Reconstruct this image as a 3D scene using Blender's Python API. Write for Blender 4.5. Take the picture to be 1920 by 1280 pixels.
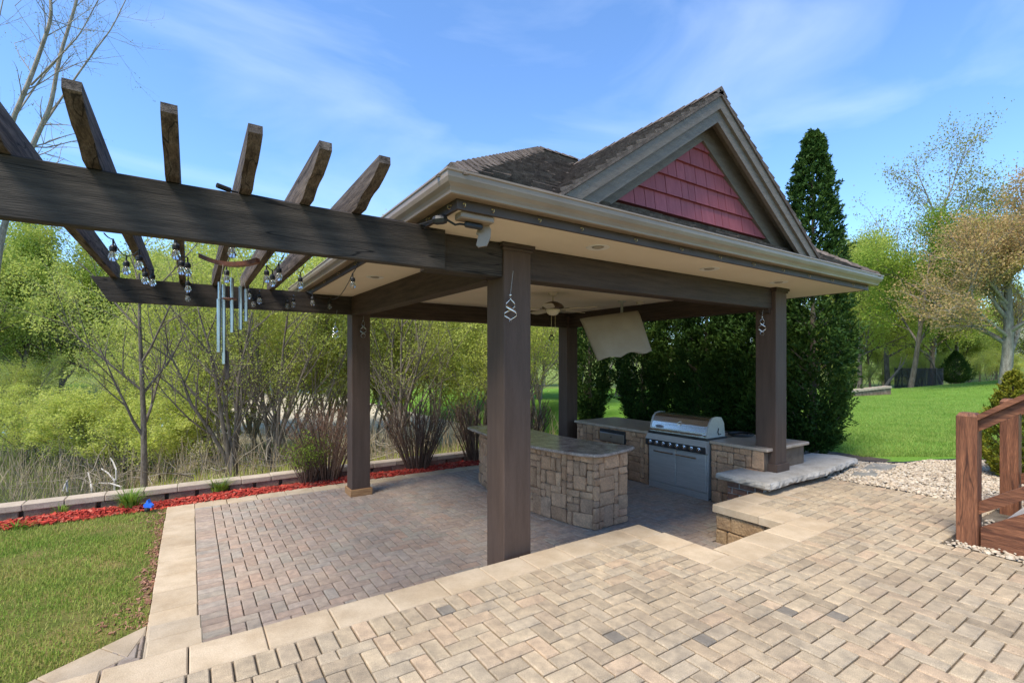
import bpy, bmesh, math, random
import numpy as np
from mathutils import Vector

sc = bpy.context.scene
for o in list(bpy.data.objects): bpy.data.objects.remove(o)
R_ = math.radians

# ------------------------------------------------------------------ camera
FPX, HY, CX = 902.0, 680.0, 960.0          # focal length and horizon in photo pixels (1920 wide)
CZ = 1.6245                                # eye height above the upper patio (z = 0)
LZ = -0.4275                               # lower patio
YAW = math.atan2(1350, 902)
cam = bpy.data.cameras.new('camera'); camo = bpy.data.objects.new('camera', cam)
sc.collection.objects.link(camo)
cam.sensor_width = 36; cam.lens = FPX / 1920 * 36; cam.shift_y = 40 / 1920
cam.clip_start = 0.05; cam.clip_end = 2000
camo.location = (0, 0, CZ); camo.rotation_euler = (R_(90), 0, YAW - R_(90))
sc.camera = camo
# ------------------------------------------------------------------ sky
SUN_EL, SUN_AZ = 57, -110                   # degrees; azimuth measured from +Y towards +X
w = bpy.data.worlds.new('World'); sc.world = w; w.use_nodes = True
nt = w.node_tree; nt.nodes.clear()
N = nt.nodes.new; Lk = nt.links.new
out = N('ShaderNodeOutputWorld'); bg = N('ShaderNodeBackground'); sky = N('ShaderNodeTexSky')
sky.sky_type = 'NISHITA'; sky.sun_disc = False
sky.sun_elevation = R_(SUN_EL); sky.sun_rotation = R_(SUN_AZ)
sky.air_density = 1.0; sky.dust_density = 0.1; sky.ozone_density = 3.0
bg.inputs[1].default_value = 0.15
tc = N('ShaderNodeTexCoord'); mp = N('ShaderNodeMapping')
mp.inputs['Scale'].default_value = (1.1, 2.6, 5.5); mp.inputs['Rotation'].default_value = (0, 0, R_(25))
mp.inputs['Location'].default_value = (3.1, 0.4, 1.3)
n1 = N('ShaderNodeTexNoise'); n1.inputs['Scale'].default_value = 1.25; n1.inputs['Detail'].default_value = 7
n1.inputs['Roughness'].default_value = 0.5; n1.inputs['Distortion'].default_value = 0.5
cr = N('ShaderNodeValToRGB'); cr.color_ramp.elements[0].position = 0.50; cr.color_ramp.elements[1].position = 0.86
cr.color_ramp.elements[1].color = (0.25, 0.25, 0.25, 1)
mx = N('ShaderNodeMixRGB'); mx.inputs[2].default_value = (5.6, 6.0, 6.6, 1)
tint = N('ShaderNodeMixRGB'); tint.blend_type = 'MULTIPLY'; tint.inputs[0].default_value = 1
tint.inputs[2].default_value = (0.70, 0.865, 1.02, 1)
Lk(tc.outputs['Generated'], mp.inputs[0]); Lk(mp.outputs[0], n1.inputs[0]); Lk(n1.outputs[0], cr.inputs[0])
Lk(sky.outputs[0], tint.inputs[1]); Lk(tint.outputs[0], mx.inputs[1]); Lk(cr.outputs[0], mx.inputs[0])
Lk(mx.outputs[0], bg.inputs[0]); Lk(bg.outputs[0], out.inputs[0])
# ------------------------------------------------------------------ sun (thin high cloud: a soft sun, high on the pergola side)
sl = bpy.data.lights.new('sun', 'SUN'); sl.energy = 2.95; sl.angle = R_(20); sl.color = (1, 0.91, 0.77)
so = bpy.data.objects.new('sun', sl); sc.collection.objects.link(so)
sd = Vector((math.sin(R_(SUN_AZ)) * math.cos(R_(SUN_EL)), math.cos(R_(SUN_AZ)) * math.cos(R_(SUN_EL)), math.sin(R_(SUN_EL))))
so.rotation_euler = sd.to_track_quat('Z', 'Y').to_euler(); so.location = (-20, -2, 30)
sc.view_settings.view_transform = 'Standard'; sc.view_settings.look = 'None'
sc.view_settings.exposure = 1.08; sc.view_settings.gamma = 1
sc.render.resolution_x = 1024; sc.render.resolution_y = 682

# ------------------------------------------------------------------ photo pixel -> point
AR = np.array([math.sin(YAW), -math.cos(YAW), 0]); AF = np.array([math.cos(YAW), math.sin(YAW), 0])
def ray(px, py): return (px - CX) / FPX * AR + AF + np.array([0, 0, (HY - py) / FPX])
C0 = np.array([0, 0, CZ])
def G(px, py, z): d = ray(px, py); return C0 + d * ((z - CZ) / d[2])
def aX(px, py, X): d = ray(px, py); return C0 + d * (X / d[0])
def aY(px, py, Y): d = ray(px, py); return C0 + d * (Y / d[1])
def aD(px, py, D): return C0 + ray(px, py) * D
def proj(p):
    q = np.asarray(p, float) - C0; dp = max(q @ AF, 1e-3)
    return CX + FPX * (q @ AR) / dp, HY - FPX * q[2] / dp

# ------------------------------------------------------------------ materials
MATS = {}
def nodes(name):
    m = bpy.data.materials.new(name); m.use_nodes = True
    t = m.node_tree; b = t.nodes['Principled BSDF']
    return m, t, b
def srgb(*c): return tuple(((x / 255) / 12.92 if x / 255 <= .04045 else ((x / 255 + .055) / 1.055) ** 2.4) for x in c) + (1,)
def M(name, cols, scale=6, rough=.8, bump=.15, bscale=80, rnd=0.0, stretch=(1, 1, 1), metal=0, spec=.3, palette=None, detail=6, contrast=(.35, .65), fine=0.0, wear=None, crack=0):
    """noise between two colours (or a palette picked per piece), fine relief, per-piece value shift"""
    m, t, b = nodes(name); n = t.nodes.new; l = t.links.new
    tcn = n('ShaderNodeTexCoord'); mpn = n('ShaderNodeMapping'); mpn.inputs['Scale'].default_value = stretch
    l(tcn.outputs['Object'], mpn.inputs[0])
    oi = n('ShaderNodeObjectInfo'); ge = n('ShaderNodeNewGeometry')
    ad = n('ShaderNodeMath'); ad.operation = 'ADD'; l(oi.outputs['Random'], ad.inputs[0]); l(ge.outputs['Random Per Island'], ad.inputs[1])
    fr = n('ShaderNodeMath'); fr.operation = 'FRACT'; l(ad.outputs[0], fr.inputs[0])
    ws = n('ShaderNodeMath'); ws.operation = 'MULTIPLY'; ws.inputs[1].default_value = 47; l(fr.outputs[0], ws.inputs[0])
    nz = n('ShaderNodeTexNoise'); nz.noise_dimensions = '4D'; nz.inputs['Scale'].default_value = scale; nz.inputs['Detail'].default_value = detail
    nz.inputs['Roughness'].default_value = .62
    l(mpn.outputs[0], nz.inputs['Vector']); l(ws.outputs[0], nz.inputs['W'])
    rp = n('ShaderNodeValToRGB'); rp.color_ramp.elements[0].position, rp.color_ramp.elements[1].position = contrast
    rp.color_ramp.elements[0].color = cols[0]; rp.color_ramp.elements[1].color = cols[1]
    l(nz.outputs[0], rp.inputs[0]); col = rp.outputs[0]
    if palette:
        pr = n('ShaderNodeValToRGB'); pr.color_ramp.interpolation = 'LINEAR'
        e = pr.color_ramp.elements
        while len(e) < len(palette): e.new(0.5)
        for i, c in enumerate(palette): e[i].position = i / (len(palette) - 1); e[i].color = c
        l(fr.outputs[0], pr.inputs[0])
        mm = n('ShaderNodeMixRGB'); mm.blend_type = 'MULTIPLY'; mm.inputs[0].default_value = 1
        l(pr.outputs[0], mm.inputs[1]); l(col, mm.inputs[2]); col = mm.outputs[0]
    if rnd:
        ml = n('ShaderNodeMath'); ml.operation = 'MULTIPLY_ADD'; ml.inputs[1].default_value = 2 * rnd; ml.inputs[2].default_value = 1 - rnd
        f2 = n('ShaderNodeMath'); f2.operation = 'MULTIPLY'; f2.inputs[1].default_value = 7.31; l(fr.outputs[0], f2.inputs[0])
        f3 = n('ShaderNodeMath'); f3.operation = 'FRACT'; l(f2.outputs[0], f3.inputs[0]); l(f3.outputs[0], ml.inputs[0])
        mv = n('ShaderNodeMixRGB'); mv.blend_type = 'MULTIPLY'; mv.inputs[0].default_value = 1
        l(col, mv.inputs[1]); l(ml.outputs[0], mv.inputs[2]); col = mv.outputs[0]
    if fine:
        nf = n('ShaderNodeTexNoise'); nf.inputs['Scale'].default_value = bscale; nf.inputs['Detail'].default_value = 3
        l(mpn.outputs[0], nf.inputs['Vector'])
        mf = n('ShaderNodeMapRange'); mf.inputs[1].default_value = .3; mf.inputs[2].default_value = .7
        mf.inputs[3].default_value = 1 - fine; mf.inputs[4].default_value = 1 + fine; l(nf.outputs[0], mf.inputs[0])
        mw = n('ShaderNodeMixRGB'); mw.blend_type = 'MULTIPLY'; mw.inputs[0].default_value = 1
        l(col, mw.inputs[1]); l(mf.outputs[0], mw.inputs[2]); col = mw.outputs[0]
    if wear:   # broad stains in world space: (colour, scale, amount)
        ob = n('ShaderNodeNewGeometry'); wn = n('ShaderNodeTexNoise'); wn.inputs['Scale'].default_value = wear[1]; wn.inputs['Detail'].default_value = 5
        l(ob.outputs['Position'], wn.inputs['Vector'])
        wr = n('ShaderNodeMapRange'); wr.inputs[1].default_value = .48; wr.inputs[2].default_value = .68; wr.inputs[3].default_value = 0; wr.inputs[4].default_value = wear[2]
        l(wn.outputs[0], wr.inputs[0]); mq = n('ShaderNodeMixRGB'); mq.blend_type = 'MULTIPLY'; mq.inputs[2].default_value = wear[0]
        l(wr.outputs[0], mq.inputs[0]); l(col, mq.inputs[1]); col = mq.outputs[0]
    if crack:  # long drying checks in timber
        mc = n('ShaderNodeMapping'); mc.inputs['Scale'].default_value = tuple(.30 if q == 1 else (4.5 if q > 2 else .30) for q in stretch); l(tcn.outputs['Object'], mc.inputs[0])
        nc = n('ShaderNodeTexNoise'); nc.noise_dimensions = '4D'; nc.inputs['Scale'].default_value = 1.6; nc.inputs['Detail'].default_value = 2.5; l(mc.outputs[0], nc.inputs['Vector']); l(ws.outputs[0], nc.inputs['W'])
        ab = n('ShaderNodeMath'); ab.operation = 'SUBTRACT'; ab.inputs[1].default_value = .5; l(nc.outputs[0], ab.inputs[0])
        aa = n('ShaderNodeMath'); aa.operation = 'ABSOLUTE'; l(ab.outputs[0], aa.inputs[0])
        mk = n('ShaderNodeMapRange'); mk.inputs[1].default_value = .002; mk.inputs[2].default_value = .007; mk.inputs[3].default_value = 1 - crack; mk.inputs[4].default_value = 1; l(aa.outputs[0], mk.inputs[0])
        mj = n('ShaderNodeMixRGB'); mj.blend_type = 'MULTIPLY'; mj.inputs[0].default_value = 1; l(col, mj.inputs[1]); l(mk.outputs[0], mj.inputs[2]); col = mj.outputs[0]
    l(col, b.inputs['Base Color'])
    b.inputs['Roughness'].default_value = rough; b.inputs['Metallic'].default_value = metal; b.inputs['Specular IOR Level'].default_value = spec
    if bump:
        nb = n('ShaderNodeTexNoise'); nb.inputs['Scale'].default_value = bscale; nb.inputs['Detail'].default_value = 4
        l(mpn.outputs[0], nb.inputs['Vector'])
        bp = n('ShaderNodeBump'); bp.inputs['Strength'].default_value = bump; bp.inputs['Distance'].default_value = .01
        l(nb.outputs[0], bp.inputs['Height']); l(bp.outputs[0], b.inputs['Normal'])
    MATS[name] = m; return m
def leafmat(name, palette, rough=.6, trans=.35, spec=.15):
    m, t, b = nodes(name); n = t.nodes.new; l = t.links.new
    ge = n('ShaderNodeNewGeometry'); oi = n('ShaderNodeObjectInfo')
    # clumps: neighbouring leaves drift together through the palette
    tcn = n('ShaderNodeTexCoord'); nz = n('ShaderNodeTexNoise'); nz.noise_dimensions = '4D'; nz.inputs['Scale'].default_value = 1.3; nz.inputs['Detail'].default_value = 2
    l(tcn.outputs['Object'], nz.inputs['Vector']); mw = n('ShaderNodeMath'); mw.operation = 'MULTIPLY'; mw.inputs[1].default_value = 31
    l(oi.outputs['Random'], mw.inputs[0]); l(mw.outputs[0], nz.inputs['W'])
    a1 = n('ShaderNodeMath'); a1.operation = 'MULTIPLY_ADD'; a1.inputs[1].default_value = .55; l(ge.outputs['Random Per Island'], a1.inputs[0])
    a2 = n('ShaderNodeMath'); a2.operation = 'MULTIPLY_ADD'; a2.inputs[1].default_value = 1.3; a2.inputs[2].default_value = -.42; l(nz.outputs[0], a2.inputs[0]); l(a2.outputs[0], a1.inputs[2])
    pr = n('ShaderNodeValToRGB'); e = pr.color_ramp.elements
    while len(e) < len(palette): e.new(.5)
    for i, c in enumerate(palette): e[i].position = i / (len(palette) - 1); e[i].color = c
    l(a1.outputs[0], pr.inputs[0]); l(pr.outputs[0], b.inputs['Base Color'])
    b.inputs['Roughness'].default_value = rough; b.inputs['Specular IOR Level'].default_value = spec
    tr = n('ShaderNodeBsdfTranslucent'); l(pr.outputs[0], tr.inputs[0]); ms = n('ShaderNodeMixShader'); ms.inputs[0].default_value = trans
    l(b.outputs[0], ms.inputs[1]); l(tr.outputs[0], ms.inputs[2])
    l(ms.outputs[0], t.nodes['Material Output'].inputs[0]); MATS[name] = m; return m
def plain(name, c, rough=.5, metal=0, spec=.5, trans=0, emit=0):
    return M(name, (tuple(x * .88 for x in c[:3]) + (1,), c), scale=9, rough=rough, bump=.03, bscale=120, metal=metal, spec=spec)

g = lambda r, gg, b: (r, gg, b, 1)
for ax, st in (('x', (1, 14, 14)), ('y', (14, 1, 14)), ('z', (14, 14, 1))):
    M('stain_' + ax, (g(.042, .027, .019), g(.080, .053, .038)), scale=2.2, rough=.62, bump=.3, bscale=16, stretch=st, fine=.14, rnd=.08, spec=.3)
    M('weathered_' + ax, (g(.046, .034, .027), g(.165, .130, .104)), scale=2.4, rough=.85, bump=.5, bscale=14, stretch=st, fine=.35, rnd=.12, spec=.2, crack=.7)
    M('beam_' + ax, (g(.030, .024, .019), g(.072, .057, .045)), scale=1.6, rough=.75, bump=.4, bscale=13, stretch=st, fine=.2, spec=.25, crack=.8, wear=(g(.55, .5, .45), 1.7, .6))
    M('redwood_' + ax, (g(.085, .030, .015), g(.24, .098, .047)), scale=2.2, rough=.6, bump=.3, bscale=15, stretch=st, fine=.34, spec=.35, crack=.5)
M('cedar', (g(.30, .15, .06), g(.48, .27, .12)), scale=3, rough=.7, bump=.2, bscale=20, stretch=(2, 14, 14))
M('post_stain', (g(.078, .048, .033), g(.105, .067, .048)), scale=1.8, rough=.66, bump=.12, bscale=22, stretch=(9, 9, .8), fine=.08, spec=.3)
M('cap', (g(.40, .31, .205), g(.51, .405, .28)), scale=5, rough=.92, bump=.35, bscale=150, rnd=.07, fine=.10, spec=.15, wear=(g(.80, .72, .62), 1.6, .5))
UP = [g(.33, .265, .185), g(.40, .32, .22), g(.43, .345, .235), g(.41, .325, .22), g(.445, .33, .222), g(.385, .315, .225), g(.415, .34, .24), g(.35, .275, .19), g(.43, .345, .235)]
LP = [g(0.339, 0.261, 0.200), g(0.365, 0.283, 0.218), g(0.347, 0.282, 0.226), g(0.372, 0.287, 0.215), g(0.325, 0.282, 0.230), g(0.357, 0.280, 0.222), g(0.339, 0.297, 0.233), g(0.383, 0.276, 0.204), g(0.354, 0.276, 0.215)]
M('paver_tan', (g(.74, .74, .75), g(1.13, 1.11, 1.08)), scale=14, rough=.93, bump=.45, bscale=170, palette=UP, rnd=.08, fine=.26, spec=.12, wear=(g(.70, .69, .70), .8, .5))
M('paver_plum', (g(.76, .76, .77), g(1.12, 1.10, 1.08)), scale=14, rough=.9, bump=.4, bscale=170, palette=LP, rnd=.08, fine=.13, spec=.18, wear=(g(.86, .84, .84), .8, .5))
M('paver_dark', (g(.15, .13, .105), g(.22, .19, .15)), scale=12, rough=.95, bump=.5, bscale=150, fine=.2)
M('joint_sand', (g(.035, .028, .021), g(.15, .122, .088)), scale=3.5, rough=1, bump=.6, bscale=90, fine=.2)
M('wall_block', (g(.24, .155, .085), g(.40, .27, .145)), scale=6, rough=.95, bump=1.0, bscale=45, rnd=.15, fine=.25, spec=.1)
M('ret_block', (g(.17, .115, .078), g(.28, .20, .14)), scale=6, rough=.95, bump=.7, bscale=50, rnd=.14, fine=.2, spec=.1)
M('ret_cap', (g(.36, .29, .215), g(.48, .395, .30)), scale=5, rough=.95, bump=.4, bscale=90, rnd=.07, fine=.12, spec=.1)
SP = [g(0.464, 0.264, 0.150), g(0.515, 0.307, 0.180), g(0.484, 0.278, 0.160), g(0.546, 0.331, 0.195), g(0.402, 0.254, 0.160), g(0.515, 0.298, 0.175), g(0.556, 0.346, 0.205)]
M('stone', (g(.72, .72, .72), g(1.12, 1.1, 1.06)), scale=7, rough=.93, bump=.9, bscale=38, palette=SP, rnd=.12, fine=.2, spec=.12)
M('mortar', (g(.13, .092, .062), g(.20, .145, .10)), scale=8, rough=1, bump=.5, bscale=60)
M('granite', (g(.27, .20, .16), g(.46, .37, .305)), scale=9, rough=.2, bump=.02, bscale=60, fine=.3, spec=.45, detail=9, contrast=(.38, .62))
M('counter_stone', (g(.35, .265, .19), g(.50, .39, .29)), scale=6, rough=.38, bump=.08, bscale=60, fine=.15, spec=.4)
M('limestone', (g(.31, .285, .245), g(.45, .42, .37)), scale=4, rough=.9, bump=.45, bscale=40, fine=.1, spec=.15)
M('bluestone', (g(.16, .155, .135), g(.27, .255, .22)), scale=4, rough=.9, bump=.4, bscale=40, fine=.12, spec=.15)
M('brick', (g(.085, .045, .032), g(.17, .095, .066)), scale=9, rough=.9, bump=.5, bscale=70, rnd=.25, fine=.2)
M('brick_mortar', (g(.28, .26, .23), g(.40, .375, .33)), scale=9, rough=1, bump=.3)
M('shingle_roof', (g(.085, .066, .054), g(.19, .152, .125)), scale=14, rough=.95, bump=.8, bscale=160, rnd=.22, fine=.35, spec=.1)
M('shingle_red', (g(.27, .060, .066), g(.34, .085, .09)), scale=5, rough=.62, bump=.12, bscale=60, stretch=(6, 6, .8), rnd=.07, spec=.35)
M('trim_paint', (g(.145, .115, .086), g(.195, .158, .12)), scale=6, rough=.6, bump=.45, bscale=38, stretch=(1, 1, 5), fine=.12, spec=.35)
M('gutter_metal', (g(.25, .182, .122), g(.315, .235, .16)), scale=2.5, rough=.38, bump=.05, bscale=30, spec=.5, stretch=(.6, .6, 3), wear=(g(.75, .72, .68), 2.2, .5))
M('fascia_paint', (g(.060, .043, .034), g(.088, .064, .050)), scale=4, rough=.55, bump=.1, bscale=30, spec=.35)
M('soffit', (g(.72, .61, .46), g(.78, .665, .51)), scale=1.2, rough=.85, bump=.06, bscale=90, spec=.15)
M('white_trim', (g(.72, .68, .60), g(.80, .76, .69)), scale=5, rough=.45, bump=.02)
M('dark_metal', (g(.03, .027, .025), g(.06, .055, .05)), scale=8, rough=.45, bump=.1, metal=.4, spec=.4)
M('black_plastic', (g(.012, .012, .012), g(.025, .025, .025)), scale=8, rough=.45, bump=.05, spec=.4)
M('brass', (g(.45, .32, .13), g(.62, .46, .22)), scale=8, rough=.35, bump=.05, metal=.9)
M('steel', (g(.50, .50, .49), g(.66, .66, .65)), scale=3, rough=.26, bump=.05, bscale=18, stretch=(25, 1, 25), metal=1.0, fine=.06)
M('steel_dull', (g(.42, .405, .375), g(.51, .495, .46)), scale=2.2, rough=.42, bump=.04, bscale=18, stretch=(25, 1, 25), metal=.4, fine=.08)
M('chrome', (g(.7, .7, .7), g(.82, .82, .82)), scale=5, rough=.14, bump=0, metal=1)
M('aluminium', (g(.34, .34, .335), g(.46, .46, .45)), scale=5, rough=.3, bump=.04, metal=1)
M('canvas', (g(.33, .285, .225), g(.39, .34, .27)), scale=3, rough=.95, bump=.15, bscale=130, spec=.05)
M('bronze', (g(.10, .075, .05), g(.17, .125, .085)), scale=8, rough=.35, bump=.03, metal=.6)
M('fan_blade', (g(.50, .42, .32), g(.60, .51, .40)), scale=5, rough=.45, bump=.05)
M('chime_wood', (g(.10, .035, .02), g(.20, .075, .045)), scale=6, rough=.4, bump=.1, stretch=(1, 8, 8), spec=.5)
M('blue_plastic', (g(.02, .12, .62), g(.05, .2, .8)), scale=6, rough=.35, bump=0)
M('marsh', (g(.34, .29, .19), g(.52, .45, .32)), scale=1.2, rough=1, bump=.8, bscale=20, fine=.3)
M('soil', (g(.045, .034, .024), g(.12, .09, .062)), scale=1.5, rough=1, bump=.8, bscale=25, fine=.3)
M('ground_green', (g(.10, .165, .03), g(.19, .215, .07)), scale=.35, rough=1, bump=.6, bscale=14, fine=.3, spec=.05)
M('lawn_soil', (g(.09, .19, .02), g(.14, .25, .04)), scale=.9, rough=1, bump=.6, bscale=30, fine=.3, spec=.05)
M('mulch_base', (g(.15, .020, .014), g(.30, .04, .024)), scale=14, rough=1, bump=1, bscale=40, fine=.4)
M('mulch_chip', (g(.8, .8, .8), g(1.1, 1.1, 1.1)), scale=30, rough=.95, bump=0, palette=[g(.20, .022, .016), g(.42, .05, .034), g(.48, .08, .05), g(.32, .034, .024), g(.44, .16, .105)], rnd=.25, spec=.1)
M('pebble', (g(.85, .85, .85), g(1.05, 1.05, 1.05)), scale=20, rough=.8, bump=.2, bscale=60, palette=[g(.43, .35, .25), g(.55, .47, .36), g(.35, .27, .19), g(.60, .53, .42), g(.48, .38, .27), g(.29, .24, .19)], rnd=.15, spec=.2)
M('bark', (g(.085, .066, .048), g(.20, .165, .125)), scale=5, rough=.95, bump=.8, bscale=25, stretch=(3, 3, .8), fine=.3)
M('bark_pale', (g(.17, .145, .11), g(.36, .315, .25)), scale=4, rough=.95, bump=.6, bscale=25, stretch=(3, 3, .8), fine=.3)
M('twig_red', (g(.075, .042, .028), g(.20, .125, .085)), scale=6, rough=.85, bump=0, rnd=.3)
M('twig', (g(.16, .132, .098), g(.33, .285, .215)), scale=4, rough=.95, bump=0, rnd=.25)
M('reed', (g(.25, .19, .11), g(.47, .385, .25)), scale=8, rough=.95, bump=0, rnd=.3)
M('driftwood', (g(.42, .38, .32), g(.62, .58, .52)), scale=6, rough=.9, bump=.3, bscale=30)
M('net', (g(.016, .018, .018), g(.04, .043, .043)), scale=8, rough=.9, bump=0)
M('grey_tread', (g(.26, .24, .22), g(.36, .335, .31)), scale=4, rough=.85, bump=.3, bscale=20, stretch=(1, 10, 10))
leafmat('leaf_willow', [g(.32, .37, .06), g(.44, .50, .09), g(.54, .58, .13), g(.60, .60, .22)], trans=.52)
leafmat('leaf_spring', [g(.23, .30, .05), g(.34, .41, .07), g(.45, .50, .10), g(.52, .52, .15)], trans=.5)
leafmat('leaf_green', [g(.11, .19, .03), g(.19, .28, .035), g(.27, .35, .045), g(.35, .39, .06)], trans=.42)
leafmat('leaf_sparse', [g(.17, .20, .045), g(.25, .265, .065), g(.33, .31, .10)])
leafmat('leaf_maple', [g(.34, .33, .08), g(.43, .35, .11), g(.52, .36, .17), g(.50, .31, .15), g(.42, .38, .10)], trans=.48)
leafmat('leaf_blossom', [g(.35, .38, .2), g(.7, .7, .62), g(.25, .32, .08)])
leafmat('leaf_arbor', [g(.013, .036, .008), g(.028, .068, .012), g(.055, .105, .017), g(.095, .15, .024)], trans=.22)
leafmat('leaf_gold', [g(.05, .075, .008), g(.12, .15, .012), g(.22, .22, .02), g(.28, .25, .03)], trans=.2)
leafmat('leaf_wood', [g(.11, .15, .03), g(.18, .22, .045), g(.27, .29, .07), g(.30, .26, .08)], trans=.42)
leafmat('grass_near', [g(.15, .26, .03), g(.23, .34, .05), g(.33, .37, .08), g(.46, .38, .14)], trans=.3)
leafmat('grass_lush', [g(.13, .23, .032), g(.19, .30, .05), g(.29, .37, .085), g(.22, .33, .06)], trans=.3)
leafmat('leaf_lily', [g(.08, .17, .02), g(.16, .27, .03), g(.26, .36, .06)], trans=.3)
# water
m, t, b = nodes('water'); b.inputs['Base Color'].default_value = (.035, .04, .028, 1); b.inputs['Roughness'].default_value = .06
nz = t.nodes.new('ShaderNodeTexNoise'); nz.inputs['Scale'].default_value = 2.2; bp = t.nodes.new('ShaderNodeBump'); bp.inputs['Strength'].default_value = .12
gm = t.nodes.new('ShaderNodeNewGeometry'); t.links.new(gm.outputs['Position'], nz.inputs['Vector'])
t.links.new(nz.outputs[0], bp.inputs['Height']); t.links.new(bp.outputs[0], b.inputs['Normal']); MATS['water'] = m
# open black netting
m = MATS['net']; t = m.node_tree; tb = t.nodes.new('ShaderNodeBsdfTransparent'); ms = t.nodes.new('ShaderNodeMixShader'); ms.inputs[0].default_value = .32
t.links.new(t.nodes['Principled BSDF'].outputs[0], ms.inputs[1]); t.links.new(tb.outputs[0], ms.inputs[2]); t.links.new(ms.outputs[0], t.nodes['Material Output'].inputs[0])
# clear bulb glass
m, t, b = nodes('bulb_glass'); b.inputs['Base Color'].default_value = (.95, .95, .93, 1); b.inputs['Roughness'].default_value = .03
b.inputs['Transmission Weight'].default_value = .92; b.inputs['IOR'].default_value = 1.3; MATS['bulb_glass'] = m
m, t, b = nodes('frosted_glass'); b.inputs['Base Color'].default_value = (.75, .66, .5, 1); b.inputs['Roughness'].default_value = .35; MATS['frosted_glass'] = m

# ------------------------------------------------------------------ mesh helpers
COL = sc.collection
ORG = {}
def tag(o, label=None, cat=None, group=None, kind=None):
    if label: o['label'] = label
    if cat: o['category'] = cat
    if group: o['group'] = group
    if kind: o['kind'] = kind
    return o
def link(o, parent, origin):
    COL.objects.link(o); origin = np.asarray(origin, float)
    base = ORG[parent.name] if parent else np.zeros(3)
    o.parent = parent; o.location = origin - base; ORG[o.name] = origin
    return o
def thing(name, loc, label, cat, group=None):
    o = bpy.data.objects.new(name, None); o.empty_display_size = .2
    link(o, None, loc); return tag(o, label, cat, group)
def np_mesh(name, V, Fq, mat, smooth=False):
    V = np.asarray(V, np.float32); me = bpy.data.meshes.new(name)
    me.vertices.add(len(V)); me.vertices.foreach_set('co', V.ravel())
    if isinstance(Fq, np.ndarray):
        k = Fq.shape[1]; n = len(Fq)
        me.loops.add(n * k); me.loops.foreach_set('vertex_index', Fq.astype(np.int32).ravel())
        me.polygons.add(n); me.polygons.foreach_set('loop_start', np.arange(0, n * k, k, dtype=np.int32))
    else:
        n = len(Fq); tot = np.array([len(x) for x in Fq], np.int32); st = np.concatenate([[0], np.cumsum(tot)[:-1]]).astype(np.int32)
        me.loops.add(int(tot.sum())); me.loops.foreach_set('vertex_index', np.array([i for x in Fq for i in x], np.int32))
        me.polygons.add(n); me.polygons.foreach_set('loop_start', st)
    me.update(calc_edges=True); me.validate()
    me.polygons.foreach_set('use_smooth', np.full(len(me.polygons), bool(smooth)))
    me.materials.append(MATS[mat] if isinstance(mat, str) else mat)
    return me
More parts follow.
